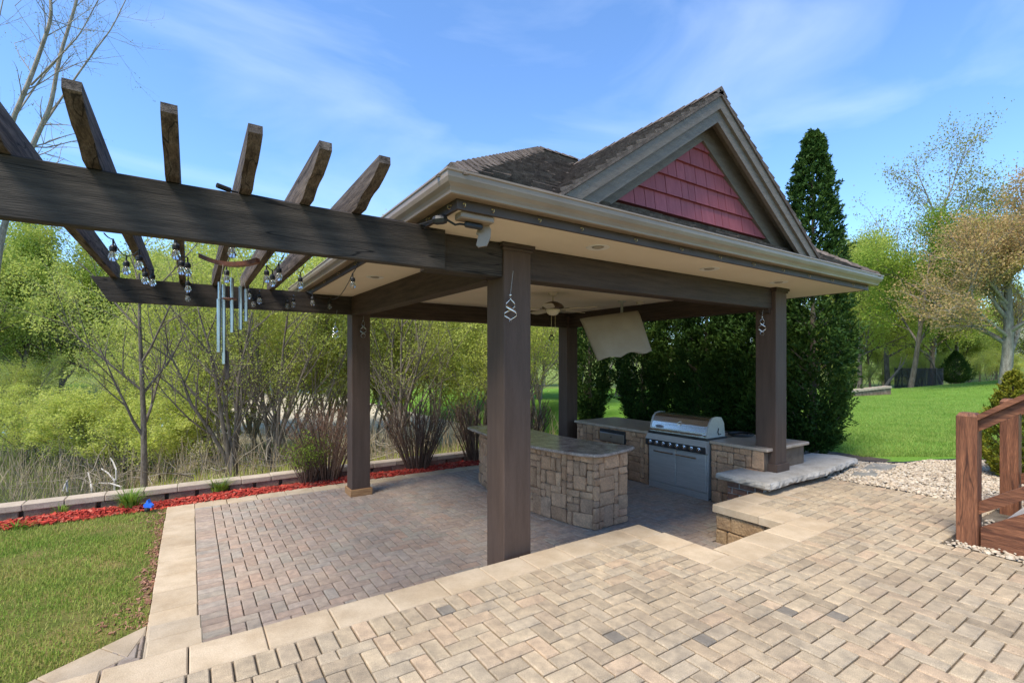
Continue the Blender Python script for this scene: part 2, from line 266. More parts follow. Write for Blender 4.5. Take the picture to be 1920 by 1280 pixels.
class MB:
    """collects shapes for ONE mesh object"""
    def __init__(s): s.v = []; s.f = []
    def add(s, V, Fc):
        o = len(s.v); s.v += [tuple(p) for p in V]; s.f += [tuple(i + o for i in q) for q in Fc]; return s
    def box(s, x0, x1, y0, y1, z0, z1):
        V = [(x, y, z) for z in (z0, z1) for y in (y0, y1) for x in (x0, x1)]
        return s.add(V, [(0, 2, 3, 1), (4, 5, 7, 6), (0, 1, 5, 4), (1, 3, 7, 5), (3, 2, 6, 7), (2, 0, 4, 6)])
    def cbox(s, x0, x1, y0, y1, z0, z1, c=.01, rng=None, jit=0):
        lo = (x0, y0, z0); hi = (x1, y1, z1); V = []; idx = {}
        for sx in (0, 1):
            for sy in (0, 1):
                for sz in (0, 1):
                    cor = (sx, sy, sz)
                    for ax in range(3):
                        p = [(hi[k] if cor[k] else lo[k]) + (0 if k == ax else (-c if cor[k] else c)) for k in range(3)]
                        if rng: p = [q + rng.uniform(-jit, jit) for q in p]
                        idx[cor, ax] = len(V); V.append(p)
        Fc = []
        for ax in range(3):
            a, b2 = [k for k in range(3) if k != ax]
            for sv in (0, 1):
                q = []
                for (i, j) in ((0, 0), (1, 0), (1, 1), (0, 1)):
                    cor = [0, 0, 0]; cor[ax] = sv; cor[a] = i; cor[b2] = j; q.append(idx[tuple(cor), ax])
                flip = (sv == 0) ^ (ax == 1)
                Fc.append(tuple(reversed(q)) if flip else tuple(q))
        for ax in range(3):                      # edge chamfers along axis ax
            a, b2 = [k for k in range(3) if k != ax]
            for i in (0, 1):
                for j in (0, 1):
                    c0 = [0, 0, 0]; c0[a] = i; c0[b2] = j; c1 = list(c0); c1[ax] = 1
                    q = (idx[tuple(c0), a], idx[tuple(c1), a], idx[tuple(c1), b2], idx[tuple(c0), b2])
                    flip = (i == j) ^ (ax == 1)
                    Fc.append(q if not flip else tuple(reversed(q)))
        for cor in [(i, j, k) for i in (0, 1) for j in (0, 1) for k in (0, 1)]:
            q = (idx[cor, 0], idx[cor, 1], idx[cor, 2]); Fc.append(q if sum(cor) % 2 else tuple(reversed(q)))
        return s.add(V, Fc)
    def obox(s, p, ax, ay, az):
        """box from corner p with three edge vectors"""
        p, ax, ay, az = (np.asarray(q, float) for q in (p, ax, ay, az))
        V = [p + i * ax + j * ay + k * az for k in (0, 1) for j in (0, 1) for i in (0, 1)]
        return s.add(V, [(0, 2, 3, 1), (4, 5, 7, 6), (0, 1, 5, 4), (1, 3, 7, 5), (3, 2, 6, 7), (2, 0, 4, 6)])
    def prism(s, poly, off):
        """planar polygon (3-D points) extruded by vector off"""
        n = len(poly); A = [np.asarray(p, float) for p in poly]; B = [p + np.asarray(off, float) for p in A]
        nrm = np.zeros(3)
        for i in range(n): nrm += np.cross(A[i], A[(i + 1) % n])
        up = nrm @ np.asarray(off, float) > 0
        Fc = [tuple(range(n))[::-1] if up else tuple(range(n)), tuple(range(n, 2 * n)) if up else tuple(range(n, 2 * n))[::-1]]
        for i in range(n):
            j = (i + 1) % n; q = (i, j, n + j, n + i); Fc.append(q if up else q[::-1])
        return s.add(A + B, Fc)
    def tube(s, pts, r, k=8, caps=True):
        P = np.asarray(pts, float); n = len(P); rr = np.full(n, r) if np.isscalar(r) else np.asarray(r, float)
        T = np.gradient(P, axis=0); T /= np.linalg.norm(T, axis=1)[:, None] + 1e-9
        ref = np.array([0, 0, 1.]) if abs(T[0][2]) < .9 else np.array([1., 0, 0])
        V = []; u = None
        for i in range(n):
            u = ref - (ref @ T[i]) * T[i] if u is None else u - (u @ T[i]) * T[i]
            u /= np.linalg.norm(u) + 1e-9; v = np.cross(T[i], u)
            for a in range(k):
                th = 2 * math.pi * a / k; V.append(P[i] + rr[i] * (math.cos(th) * u + math.sin(th) * v))
        Fc = [(i * k + a, i * k + (a + 1) % k, (i + 1) * k + (a + 1) % k, (i + 1) * k + a) for i in range(n - 1) for a in range(k)]
        if caps: Fc += [tuple(range(k))[::-1], tuple((n - 1) * k + a for a in range(k))]
        return s.add(V, Fc)
    def lathe(s, c, prof, k=16, axis=(0, 0, 1)):
        """profile [(radius, height)] turned about axis through c"""
        c = np.asarray(c, float); ax = np.asarray(axis, float); ax /= np.linalg.norm(ax)
        ref = np.array([1., 0, 0]) if abs(ax[0]) < .9 else np.array([0, 1., 0]); u = np.cross(ax, ref); u /= np.linalg.norm(u); v = np.cross(ax, u)
        V = [c + h * ax + r * (math.cos(2 * math.pi * a / k) * u + math.sin(2 * math.pi * a / k) * v) for r, h in prof for a in range(k)]
        n = len(prof)
        Fc = [(i * k + a, i * k + (a + 1) % k, (i + 1) * k + (a + 1) % k, (i + 1) * k + a) for i in range(n - 1) for a in range(k)]
        Fc += [tuple(range(k))[::-1], tuple((n - 1) * k + a for a in range(k))]
        return s.add(V, Fc)
    def mesh(s, name, mat, origin=(0, 0, 0), smooth=False):
        return np_mesh(name, np.array(s.v) - np.asarray(origin, float), s.f, mat, smooth)
    def build(s, name, mat, parent=None, origin=None, smooth=False):
        if origin is None:
            A = np.array(s.v); origin = (A.min(0) + A.max(0)) / 2
        o = bpy.data.objects.new(name, s.mesh(name, mat, origin, smooth))
        return link(o, parent, origin)
def place(name, me, parent, origin, rotz=0, scale=None):
    o = bpy.data.objects.new(name, me); link(o, parent, origin); o.rotation_euler = (0, 0, rotz)
    if scale is not None: o.scale = scale
    return o
def clip(poly, a, b, c):
    """keep a*x+b*y<=c (2-D polygon)"""
    outp = []
    for i in range(len(poly)):
        p, q = poly[i], poly[(i + 1) % len(poly)]; dp = a * p[0] + b * p[1] - c; dq = a * q[0] + b * q[1] - c
        if dp <= 0: outp.append(p)
        if dp * dq < 0: t_ = dp / (dp - dq); outp.append((p[0] + t_ * (q[0] - p[0]), p[1] + t_ * (q[1] - p[1])))
    return outp
def area2(poly): return abs(sum(poly[i][0] * poly[(i + 1) % len(poly)][1] - poly[(i + 1) % len(poly)][0] * poly[i][1] for i in range(len(poly)))) / 2
# ================================================================== SETTING
def sm(t_): t_ = np.clip(t_, 0, 1); return t_ * t_ * (3 - 2 * t_)
def hgt(x, y):
    x = np.asarray(x, float); y = np.asarray(y, float)
    D = x * AF[0] + y * AF[1]
    q = (x * AR[0] + y * AR[1]) / np.maximum(D, 1)
    rise = np.clip((q - .80) * 2.5, 0, 1.0) * sm((D - 14) / 15)
    land = -.035 + rise - np.clip((D - 31) * .08, 0, 1.5)
    land = land + .03 * np.sin(x * .5 + 1) * np.cos(y * .4)* sm((x-12)/6)
    b_ = -.62 - (.95 - .42 * sm((x + 1.5) / 2.5)) * sm((y - 9.3) / 4.5) + 2.3 * sm((y - 40) / 26)
    mr = sm((x - 8.2) / 4.5)
    north = b_ * (1 - mr) + land * mr
    south = np.where(x < -.25, LZ - .035, np.where(x < 7.5, -.85, land))
    south = np.where((x < -.25) & (y < 3.25), -.85, south)
    far = np.hypot(x, y); return np.where(y > 9.2, north, south) + 9 * sm((far - 72) / 90)
xs = np.unique(np.concatenate([np.arange(-140, -12, 6), np.arange(-12, 46, .5), np.arange(46, 150, 6), [-.27, -.23, 7.48, 7.52]]))
ys = np.unique(np.concatenate([np.arange(-60, -4, 8), np.arange(-4, 30, .5), np.arange(30, 80, 2), np.arange(80, 320, 15), [3.24, 3.26, 9.15, 9.27]]))
XX, YY = np.meshgrid(xs, ys); ZZ = hgt(XX, YY); nx_, ny_ = len(xs), len(ys)
ii = (np.arange(ny_ - 1)[:, None] * nx_ + np.arange(nx_ - 1)[None]).ravel()
gm_ = np_mesh('ground', np.stack([XX.ravel(), YY.ravel(), ZZ.ravel()], 1), np.stack([ii, ii + 1, ii + nx_ + 1, ii + nx_], 1), 'ground_green', True)
gm_.materials.append(MATS['soil'])
cx_ = (XX[:-1, :-1] + XX[1:, 1:]).ravel() / 2; cy_ = (YY[:-1, :-1] + YY[1:, 1:]).ravel() / 2
soil = ((cy_ > 9.0) & (cy_ < 40) & (cx_ < 9)) | ((cx_ < 8.8) & (cx_ > -.25) & (cy_ < 9.2)) | ((cx_ > 7.4) & (cx_ < 10.2) & (cy_ > 3.2) & (cy_ < 10))
gm_.materials.append(MATS['lawn_soil']); gm_.materials.append(MATS['marsh'])
mown = (~soil) & (cx_ > 8) & (cx_ * AF[0] + cy_ * AF[1] < 33) & (cx_ * AF[0] + cy_ * AF[1] > 0)
gm_.polygons.foreach_set('material_index', np.where((cy_ > 9.3) & (cy_ < 52) & (cx_ < 9.5) & (cx_ > -1.5), 3, np.where(mown, 2, soil)).astype(np.int32))
tag(link(bpy.data.objects.new('ground', gm_), None, (0, 0, 0)), kind='structure')
pw = MB(); pw.add([(-60, 10.8, -1.36), (-1.6, 10.8, -1.36), (-.4, 24, -1.36), (-3, 47, -1.36), (-60, 47, -1.36)], [(0, 1, 2, 3, 4)])
tag(pw.build('pond', 'water', origin=(0, 0, 0)), kind='structure')

# ------------------------------------------------------------------ paving
rng = random.Random(7)
def paver_mb(poly, z0, z1, c=.0065):
    """convex plan polygon -> stone with a chamfered top edge"""
    P = np.array(poly); cen = P.mean(0); n = len(P)
    a2 = sum(P[i][0] * P[(i + 1) % n][1] - P[(i + 1) % n][0] * P[i][1] for i in range(n))
    if a2 < 0: P = P[::-1]
    e = np.roll(P, -1, 0) - P; e /= np.linalg.norm(e, axis=1)[:, None] + 1e-9; nrm = np.stack([-e[:, 1], e[:, 0]], 1)   # inward
    I = P + (nrm + np.roll(nrm, 1, 0)) * c
    V = [(p[0], p[1], z0) for p in P] + [(p[0], p[1], z1 - c) for p in P] + [(p[0], p[1], z1) for p in I]
    Fc = [tuple(range(2 * n, 3 * n))]
    for i in range(n):
        j = (i + 1) % n; Fc += [(i, j, n + j, n + i), (n + i, n + j, 2 * n + j, 2 * n + i)]
    return V, Fc
def polyclip(poly, region):
    n = len(region)
    for i in range(n):
        p, q = region[i], region[(i + 1) % n]        # ccw region: inside is left of p->q
        a_, b_ = (q[1] - p[1]), -(q[0] - p[0]); poly = clip(poly, a_, b_, a_ * p[0] + b_ * p[1])
        if len(poly) < 3: return []
    return poly
def rect(x0, x1, y0, y1): return [(x0, y0), (x1, y0), (x1, y1), (x0, y1)]
W_ = .105
def herring(regs, ox, oy):
    allx = [p[0] for r_ in regs for p in r_]; ally = [p[1] for r_ in regs for p in r_]; outp = []
    for j in range(int((min(ally) - oy) / W_) - 3, int((max(ally) - oy) / W_) + 3):
        for i in range(int((min(allx) - ox) / W_) - 3, int((max(allx) - ox) / W_) + 3):
            k = (i - j) % 4
            if k == 0: bx = rect(ox + i * W_, ox + (i + 2) * W_, oy + j * W_, oy + (j + 1) * W_)
            elif k == 3: bx = rect(ox + i * W_, ox + (i + 1) * W_, oy + j * W_, oy + (j + 2) * W_)
            else: continue
            pcs = [q for q in (polyclip(bx, r_) for r_ in regs) if len(q) >= 3]
            A = [area2(q) for q in pcs]
            if sum(A) > .98 * area2(bx): outp.append(bx)
            else: outp += [q for q, s_ in zip(pcs, A) if s_ > .0022]
    return outp
def shrink(poly, gp):
    P = np.array(poly); c_ = P.mean(0); r_ = P - c_
    return [tuple(c_ + v * (1 - np.minimum(1, gp / (np.abs(v) + 1e-6)))) for v in r_]
def lay(parent, polys, ztop, mat, depth=.035, dark=(), jz=.0018):
    """300 pavers that show largest as parts, the rest joined"""
    sc_ = []
    for q in polys:
        c_ = np.mean(q, 0); pr = [proj((p[0], p[1], ztop)) for p in q]
        ok = (c_ @ AF[:2] > .6) and all(-30 < p[0] < 1950 and p[1] < 1330 for p in pr)
        sc_.append(area2(pr) if ok else 0)
    order = np.argsort(sc_)[::-1]; rest = MB(); shared = {}
    for rank, i in enumerate(order):
        q = shrink(polys[i], .0032 + rng.random() * .002); c_ = np.mean(q, 0); dz = rng.uniform(-jz, jz)
        if rank < 300 and sc_[i] > 0:
            key = tuple(np.round(np.array(polys[i]) - np.array(polys[i][0]), 3).ravel())
            mt = 'paver_dark' if i in dark else mat
            if (key, mt) not in shared:
                V, Fc = paver_mb([(p[0] - c_[0], p[1] - c_[1]) for p in q], -depth, 0); shared[key, mt] = np_mesh('paver', V, Fc, mt)
            o = place('paver', shared[key, mt], parent, (c_[0], c_[1], ztop + dz))
            o.rotation_euler = (rng.uniform(-.005, .005), rng.uniform(-.005, .005), rng.uniform(-.006, .006))
        else:
            V, Fc = paver_mb(q, ztop + dz - depth, ztop + dz); rest.add(V, Fc)
    o = rest.build('paver_field', mat, parent, origin=(0, 0, 0)); tag(o, kind='stuff')
def soldier(x0, x1, y0, y1, alongx):
    outp = []
    L_ = (x1 - x0) if alongx else (y1 - y0); n = max(1, round(L_ / W_)); s_ = L_ / n
    for i in range(n): outp.append(rect(x0 + i * s_, x0 + (i + 1) * s_, y0, y1) if alongx else rect(x0, x1, y0 + i * s_, y0 + (i + 1) * s_))
    return outp
def slabs(parent, x0, x1, y0, y1, ztop, alongx, first=None, length=.383, th=.085, name='border_stone', mat='cap'):
    a0, a1 = (x0, x1) if alongx else (y0, y1); cuts = [a0]
    c_ = first if first is not None else a0 + length
    while c_ < a1 - .06: cuts.append(c_); c_ += length
    cuts.append(a1)
    for p, q in zip(cuts[:-1], cuts[1:]):
        b = MB(); dz = rng.uniform(-.002, .002); e1 = rng.uniform(-.004, .004); gp = rng.uniform(.0025, .0045)
        R4 = rect(p + gp, q - gp, y0 + e1, y1 + e1) if alongx else rect(x0 + e1, x1 + e1, p + gp, q - gp)
        V, Fc = paver_mb(R4, ztop + dz - th, ztop + dz, .007); Fc.append(tuple(range(4))[::-1]); b.add(V, Fc); b.build(name, mat, parent)

# upper patio
ub = MB(); ub.box(-1.7, 3.74, -1.2, 3.26, -.30, -.019); ub.box(3.745, 7.5, -1.2, 2.52, -.30, -.0195); ub.box(5.06, 7.5, 2.525, 3.26, -.30, -.019)
upper = tag(ub.build('upper_patio', 'joint_sand', origin=(0, 0, 0)), kind='structure')
regs = [rect(-1.6, 3.25, .1, 2.83), rect(3.25, 5.64, .1, 1.985), rect(5.64, 7.29, 1.46, 2.83), rect(6.68, 7.29, 2.83, 3.3)]
P_ = herring(regs, .37, 2.83)
P_ += soldier(-1.6, 3.25, 2.83, 3.04, True) + soldier(3.25, 3.46, 1.985, 3.04, False) + soldier(3.46, 5.43, 1.985, 2.19, True)
P_ += soldier(5.43, 5.64, 1.985, 3.04, False) + soldier(5.64, 6.68, 2.83, 3.04, True) + soldier(7.29, 7.5, 1.46, 3.3, False)
dark = set()
for i in range(len(P_)):                     # a few pavers are cut in two, one half in dark stone
    q = P_[i]
    if len(q) == 4 and abs(area2(q) - 2 * W_ * W_) < 1e-4 and rng.random() < .013:
        (xa, ya), (xb, yb) = np.min(q, 0), np.max(q, 0)
        A_, B_ = (rect(xa, (xa + xb) / 2, ya, yb), rect((xa + xb) / 2, xb, ya, yb)) if xb - xa > yb - ya else (rect(xa, xb, ya, (ya + yb) / 2), rect(xa, xb, (ya + yb) / 2, yb))
        P_[i] = A_; P_.append(B_); dark.add(i)
lay(upper, P_, 0, 'paver_tan', dark=dark)
slabs(upper, -1.55, 3.46, 3.04, 3.33, 0, True, first=-1.55 + .004 + (.37 + 1.55) % .383)
slabs(upper, 3.46, 3.76, 3.04, 3.33, 0, True, length=1)
slabs(upper, 3.46, 3.79, 2.37, 3.04, 0, False, length=.335); slabs(upper, 3.46, 3.81, 2.19, 2.37, 0, True, length=1)
slabs(upper, 3.81, 5.43, 2.19, 2.53, 0, True, length=.405); slabs(upper, 5.0, 5.43, 2.53, 3.04, 0, False, length=.26)
slabs(upper, 5.0, 6.68, 3.04, 3.33, 0, True, length=.42)
slabs(upper, -.21, .06, 3.33, 3.72, 0, False, first=3.52, length=.2)
# block faces under the border
def blocks(parent, face, fixed, a0, a1, z0, z1, courses, mat, L=.40, seed=1, depth=.2, name='block'):
    r_ = random.Random(seed); hh = (z1 - z0) / courses
    for k in range(courses):
        p = a0 - (L * .5 if k % 2 else 0)
        while p < a1:
            q = p + L * r_.uniform(.85, 1.15); s_, e_ = max(p, a0), min(q, a1)
            if e_ - s_ > .05:
                b = MB(); pr_ = r_.uniform(0, .014); zz = z0 + k * hh
                if face == 'x-': b.cbox(fixed - pr_, fixed + depth, s_ + .003, e_ - .003, zz + .003, zz + hh - .003, .014, r_, .004)
                elif face == 'x+': b.cbox(fixed - depth, fixed + pr_, s_ + .003, e_ - .003, zz + .003, zz + hh - .003, .014, r_, .004)
                elif face == 'y+': b.cbox(s_ + .003, e_ - .003, fixed - depth, fixed + pr_, zz + .003, zz + hh - .003, .014, r_, .004)
                else: b.cbox(s_ + .003, e_ - .003, fixed - pr_, fixed + depth, zz + .003, zz + hh - .003, .014, r_, .004)
                b.build(name, mat, parent)
            p = q
blocks(upper, 'x-', 5.04, 2.53, 3.31, LZ - .05, -.088, 2, 'wall_block', L=.36, seed=4)
blocks(upper, 'y+', 3.30, -1.5, 3.72, LZ - .05, -.088, 2, 'wall_block', seed=5)
blocks(upper, 'x+', 3.74, 2.53, 3.08, LZ - .05, -.088, 2, 'wall_block', seed=6)
blocks(upper, 'y+', 2.50, 3.75, 5.03, LZ - .05, -.088, 2, 'wall_block', seed=8)
blocks(upper, 'y+', 3.30, 5.25, 5.90, LZ - .05, -.088, 2, 'wall_block', seed=9)
blocks(upper, 'x+', .04, 3.31, 3.70, LZ - .05, -.088, 2, 'wall_block', seed=10, depth=.12)
blocks(upper, 'x-', -.19, 3.31, 3.70, LZ - .05, -.088, 2, 'wall_block', seed=11, depth=.10)
# lower patio
lb = MB(); lb.box(-.27, 7.5, 3.5, 8.44, -.8, LZ - .019); lb.box(3.76, 5.03, 2.53, 3.495, -.8, LZ - .0195); lb.prism([(-1.74, 3.32, -.8), (-.275, 3.32, -.8), (-.275, 4.6, -.8)], (0, 0, .8 + LZ - .011))
lower = tag(lb.build('lower_patio', 'joint_sand', origin=(0, 0, 0)), kind='structure')
dg = np.array([-.6, -.41]) / math.hypot(.6, .41); dn = np.array([-dg[1], dg[0]]) * -1   # along the slanted edging, and inwards (towards the upper patio)
if dn[1] > 0: dn = -dn
e0 = np.array([-.26, 4.72]); tri = [tuple(e0 + dn * .3 + dg * 2.3), (-.28, 3.32), (-.28, float((e0 + dn * .3)[1]) + .05)]
regs = [rect(.26, 6.5, 3.33, 8.14), rect(3.78, 5.02, 2.53, 3.33), rect(6.5, 7.48, 7.2, 8.14)]
P_ = herring(regs, .26, 8.14) + soldier(.05, .26, 3.72, 8.14, False) + herring([[(-1.72, 3.335), (-.285, 3.335), (-.285, 4.57)]], 0, 3.3)
lay(lower, P_, LZ, 'paver_plum')
slabs(lower, -.28, .05, 3.73, 8.45, LZ, False, length=.40); slabs(lower, .05, 7.5, 8.14, 8.45, LZ, True, length=.40)
for k in range(5):
    a_ = e0 + dg * (.36 * k - .02); b_ = e0 + dg * (.36 * (k + 1) - .025)
    if k == 0: a_ = e0
    Q = [tuple(a_), tuple(b_), tuple(b_ + dn * .3), tuple(a_ + dn * .3)]
    if k == 0: Q[0] = (-.285, e0[1] - .01); Q[3] = (-.285, (e0 + dn * .3)[1] + .10)
    V, Fc = paver_mb(Q, LZ - .07, LZ + .002, .007); MB().add(V, Fc).build('edging_stone', 'cap', lower)
# ------------------------------------------------------------------ retaining wall along the mulch bed
rw = thing('retaining_wall', (1.5, 9.15, -.62), 'low tan block retaining wall with flat capstones behind the red mulch bed', 'wall')
b = MB(); b.box(-6.2, 7.4, 9.14, 9.27, -1.2, -.372); b.build('wall_core', 'mortar', rw)
x = -6.2
while x < 7.3:
    L_ = rng.uniform(.40, .46); b = MB(); e1 = rng.uniform(-.006, .006)
    b.cbox(x + .002, x + L_ - .002, 9.04 + e1, 9.29 + e1, -.37, -.282 + rng.uniform(-.003, .003), .009, rng, .002); b.build('capstone', 'ret_cap', rw); x += L_
for k in range(2):
    x = -6.2 + k * .2
    while x < 7.3:
        L_ = rng.uniform(.36, .42); b = MB(); z0 = -.47 - .1 * k
        b.cbox(x, x + L_ - (.05 if rng.random() < .75 else .006), 9.06, 9.15, z0, z0 + .097, .008, rng, .003); b.build('block', 'ret_block', rw); x += L_
# ------------------------------------------------------------------ mulch bed
def chips(name, N_, fn, size, mat, seed, flat=.35, tall=1.0):
    r_ = np.random.default_rng(seed); P = fn(r_, N_); n = len(P)
    a = r_.uniform(0, 2 * np.pi, n); u = np.stack([np.cos(a), np.sin(a), r_.normal(0, .25, n)], 1); v = np.stack([-np.sin(a), np.cos(a), r_.normal(0, .3, n)], 1)
    nn = np.cross(u, v); s_ = size * r_.uniform(.5, 1.5, n)[:, None]
    h = s_ * flat; wv = s_ * r_.uniform(.2, .45, n)[:, None]
    cor = []
    for k in (-1, 1):
        for (i, j) in ((-1, -1), (1, -1), (1, 1), (-1, 1)): cor.append(P + u * s_ * i * .5 + v * wv * j * .5 + nn * h * k * .35)
    V = np.stack(cor, 1).reshape(-1, 3)
    q = np.array([[0, 3, 2, 1], [4, 5, 6, 7], [0, 1, 5, 4], [1, 2, 6, 5], [2, 3, 7, 6], [3, 0, 4, 7]])
    Fq = (np.arange(n)[:, None, None] * 8 + q[None]).reshape(-1, 4)
    return np_mesh(name, V, Fq, mat)
def mz(x, y): return LZ - .012 + .03 * sm((y - 8.45) / .12) - .085 * sm((y - 8.62) / .4) + .010 * np.sin(x * 3.1) + .007 * np.sin(x * 7 + y * 9)
def mulch_front(x): return np.where(x < -.28, 8.44 + .05 * np.sin(x * 1.3) + .02 * np.clip(-x - .3, 0, 9) , 8.45)
mxs = np.linspace(-6.2, 7.5, 110); mys = np.linspace(0, 1, 10)
MX, MT = np.meshgrid(mxs, mys); MY = mulch_front(MX) + MT * (9.09 - mulch_front(MX)); MZ = mz(MX, MY)
ii = (np.arange(9)[:, None] * 110 + np.arange(109)[None]).ravel()
mulch = tag(link(bpy.data.objects.new('mulch_bed', np_mesh('mulch_bed', np.stack([MX.ravel(), MY.ravel(), MZ.ravel()], 1), np.stack([ii, ii + 1, ii + 111, ii + 110], 1), 'mulch_base', True)), None, (0, 0, 0)), kind='structure')
def fm(r_, n):
    x = r_.uniform(-3.2, 6.6, n); f_ = mulch_front(x); y = f_ - .015 + r_.random(n) * (9.07 - f_)
    return np.stack([x, y, mz(x, y) + r_.uniform(.0, .022, n)], 1)
tag(link(bpy.data.objects.new('mulch', chips('mulch', 11500, fm, .058, 'mulch_chip', 3)), None, (0, 0, 0)), 'shredded red wood mulch along the retaining wall', 'mulch', kind='stuff')
def fm2(r_, n):   # spilled brown chips where the lawn thins by the border
    y = r_.uniform(4.75, 8.4, n); wgt = .03 + .12 * np.exp(-((y - 5.05) / .3) ** 2) + .16 * np.exp(-((y - 8.1) / .35) ** 2) + .04 * np.sin(y * 4) ** 2
    x = -.29 - np.abs(r_.normal(0, 1, n)) * wgt; return np.stack([x, y, np.full(n, LZ - .025) + r_.uniform(0, .02, n)], 1)
tag(link(bpy.data.objects.new('bark_chips', chips('bark_chips', 700, fm2, .032, M('chip_brown', (g(.8, .8, .8), g(1.1, 1.1, 1.1)), bump=0, palette=[g(.16, .07, .04), g(.30, .14, .08), g(.36, .20, .13), g(.22, .10, .06)], rnd=.2), 5)), None, (0, 0, 0)), 'faded brown bark chips along the edge of the lawn', 'mulch', kind='stuff')
# ------------------------------------------------------------------ lawns
def blades(name, P, hgt_, wid, mat, seed, lean=.5):
    r_ = np.random.default_rng(seed); n = len(P); a = r_.uniform(0, 2 * np.pi, n); ln = r_.normal(0, lean, n)
    h = hgt_ * r_.uniform(.55, 1.3, n); w2 = wid * r_.uniform(.6, 1.3, n)
    dx = np.stack([np.cos(a), np.sin(a), 0 * a], 1); d2 = np.stack([-np.sin(a), np.cos(a), 0 * a], 1)
    tip = P + d2 * (h * ln)[:, None] + np.array([0, 0, 1.]) * (h * np.cos(np.clip(ln, -1.2, 1.2)))[:, None]
    V = np.stack([P - dx * w2[:, None] / 2, P + dx * w2[:, None] / 2, tip], 1).reshape(-1, 3)
    return np_mesh(name, V, np.arange(n * 3).reshape(-1, 3), mat)
r_ = np.random.default_rng(11)
# left lawn sheet
lw = MB(); pts = [(-.285, 4.70), (-.285, 8.46), (-1.5, 8.5), (-6.5, 8.7), (-9, 8.7), (-9, 3.0), (float((e0 + dg * 1.9)[0]), float((e0 + dg * 1.9)[1]))]
lw.add([(p[0], p[1], LZ - .022) for p in pts], [tuple(range(len(pts)))[::-1]])
M('lawn_thatch', (g(.075, .10, .020), g(.20, .155, .06)), scale=2.2, rough=1, bump=.7, bscale=60, fine=.35, spec=.05)
lawnL = tag(lw.build('left_lawn', 'lawn_thatch', origin=(0, 0, 0)), kind='structure')
n = 150000
x = r_.uniform(-4.2, -.29, n); y = r_.uniform(3.3, 8.5, n)
ok = (y < mulch_front(x) - .01) & ((x - e0[0]) * -dn[0] + (y - e0[1]) * -dn[1] > .0)
def vn(x, y, s, k):   # cheap value noise
    return (np.sin(x * s * 1.7 + k) * np.cos(y * s * 2.1 + 2 * k) + np.sin(x * s * .9 - y * s * 1.3 + 3 * k) + np.cos(x * s * 2.9 + y * s * 2.3 + k)) / 3
dens = .62 + .45 * vn(x, y, 2.2, 1) + .3 * vn(x, y, 6, 2) - .55 * np.exp(-(x + .29) / -.10) * (.6 + .4 * np.sin(y * 5))
ok &= r_.random(n) < np.clip(dens, .12, 1)
P = np.stack([x, y, np.full(n, LZ - .022)], 1)[ok]
tag(link(bpy.data.objects.new('lawn_grass', blades('lawn_grass', P, .042, .007, 'grass_near', 2, .55)), None, (0, 0, 0)), 'short patchy green and straw lawn grass beside the patio', 'grass', kind='stuff')
# right lawn: from the pebble bed to the crest
n = 180000
px = r_.uniform(1480, 1990, n); dd = 8.5 + 26 * r_.random(n) ** 1.6
P = AF[None] * dd[:, None] + AR[None] * ((px - CX) / FPX * dd)[:, None]
edge = np.interp(px, [1480, 1560, 1630, 1690, 1740, 1790, 1850, 1990], [9.2, 9.0, 8.4, 8.0, 8.15, 8.2, 7.6, 6.6])
ok = (dd > edge); P = P[ok]; dd = dd[ok]; P[:, 2] = hgt(P[:, 0], P[:, 1]) - .005
ok = (P[:, 0] > 8.7) & (r_.random(len(P)) < .5 + .5 * (dd > 10)); P = P[ok]; dd = dd[ok]
me = blades('lawn_grass', P, .05, .013, 'grass_lush', 4, .5)
tag(link(bpy.data.objects.new('lush_lawn_grass', me), None, (0, 0, 0)), 'lush bright green mown grass on the rising lawn past the evergreens', 'grass', kind='stuff')
# ------------------------------------------------------------------ pebble bed
def pebbles(name, P, size, seed, flat=.6):
    r_ = np.random.default_rng(seed); n = len(P)
    th = np.array([0, 1, 2, 3, 4]) * 2 * np.pi / 5
    base = np.concatenate([[[0, 0, 1]], np.stack([.9 * np.cos(th), .9 * np.sin(th), 0 * th + .45], 1), np.stack([np.cos(th + .6), np.sin(th + .6), 0 * th - .35], 1)])
    s_ = size * r_.lognormal(0, .3, (n, 1, 1)) * np.stack([r_.uniform(.7, 1.3, n), r_.uniform(.5, .9, n), r_.uniform(.35, .6, n) * flat / .6], 1)[:, None, :]
    V = base[None] * s_ + r_.normal(0, .12, (n, 11, 3)) * s_
    a = r_.uniform(0, 2 * np.pi, n); ca, sa = np.cos(a)[:, None], np.sin(a)[:, None]
    V = np.stack([V[..., 0] * ca - V[..., 1] * sa, V[..., 0] * sa + V[..., 1] * ca, V[..., 2]], 2) + P[:, None, :]
    q = [[0, 1 + k, 1 + (k + 1) % 5] for k in range(5)]
    for k in range(5): q += [[1 + k, 6 + k, 1 + (k + 1) % 5], [1 + (k + 1) % 5, 6 + k, 6 + (k + 1) % 5]]
    return np_mesh(name, V.reshape(-1, 3), (np.arange(n)[:, None, None] * 11 + np.array(q)[None]).reshape(-1, 3), 'pebble', True)
bed = [(7.5, 1.2), (7.5, 3.33), (7.9, 3.4), (8.6, 3.55), (9.05, 3.40), (9.55, 2.95), (10.2, 2.75), (10.9, 2.4), (11.5, 1.6), (12.2, .2), (8.0, .2), (7.5, .2)]
pb = MB(); pb.add([(p[0], p[1], -.012) for p in bed], [tuple(range(len(bed)))[::-1]])
pbed = tag(pb.build('pebble_bed', 'soil', origin=(0, 0, 0)), kind='structure')
def inpoly(x, y, poly):
    ins = np.zeros(len(x), bool)
    for i in range(len(poly)):
        (x1, y1), (x2, y2) = poly[i], poly[(i + 1) % len(poly)]
        c_ = ((y1 > y) != (y2 > y)); ins ^= c_ & (x < (x2 - x1) * (y - y1) / (y2 - y1 + 1e-12) + x1)
    return ins
n = 37000
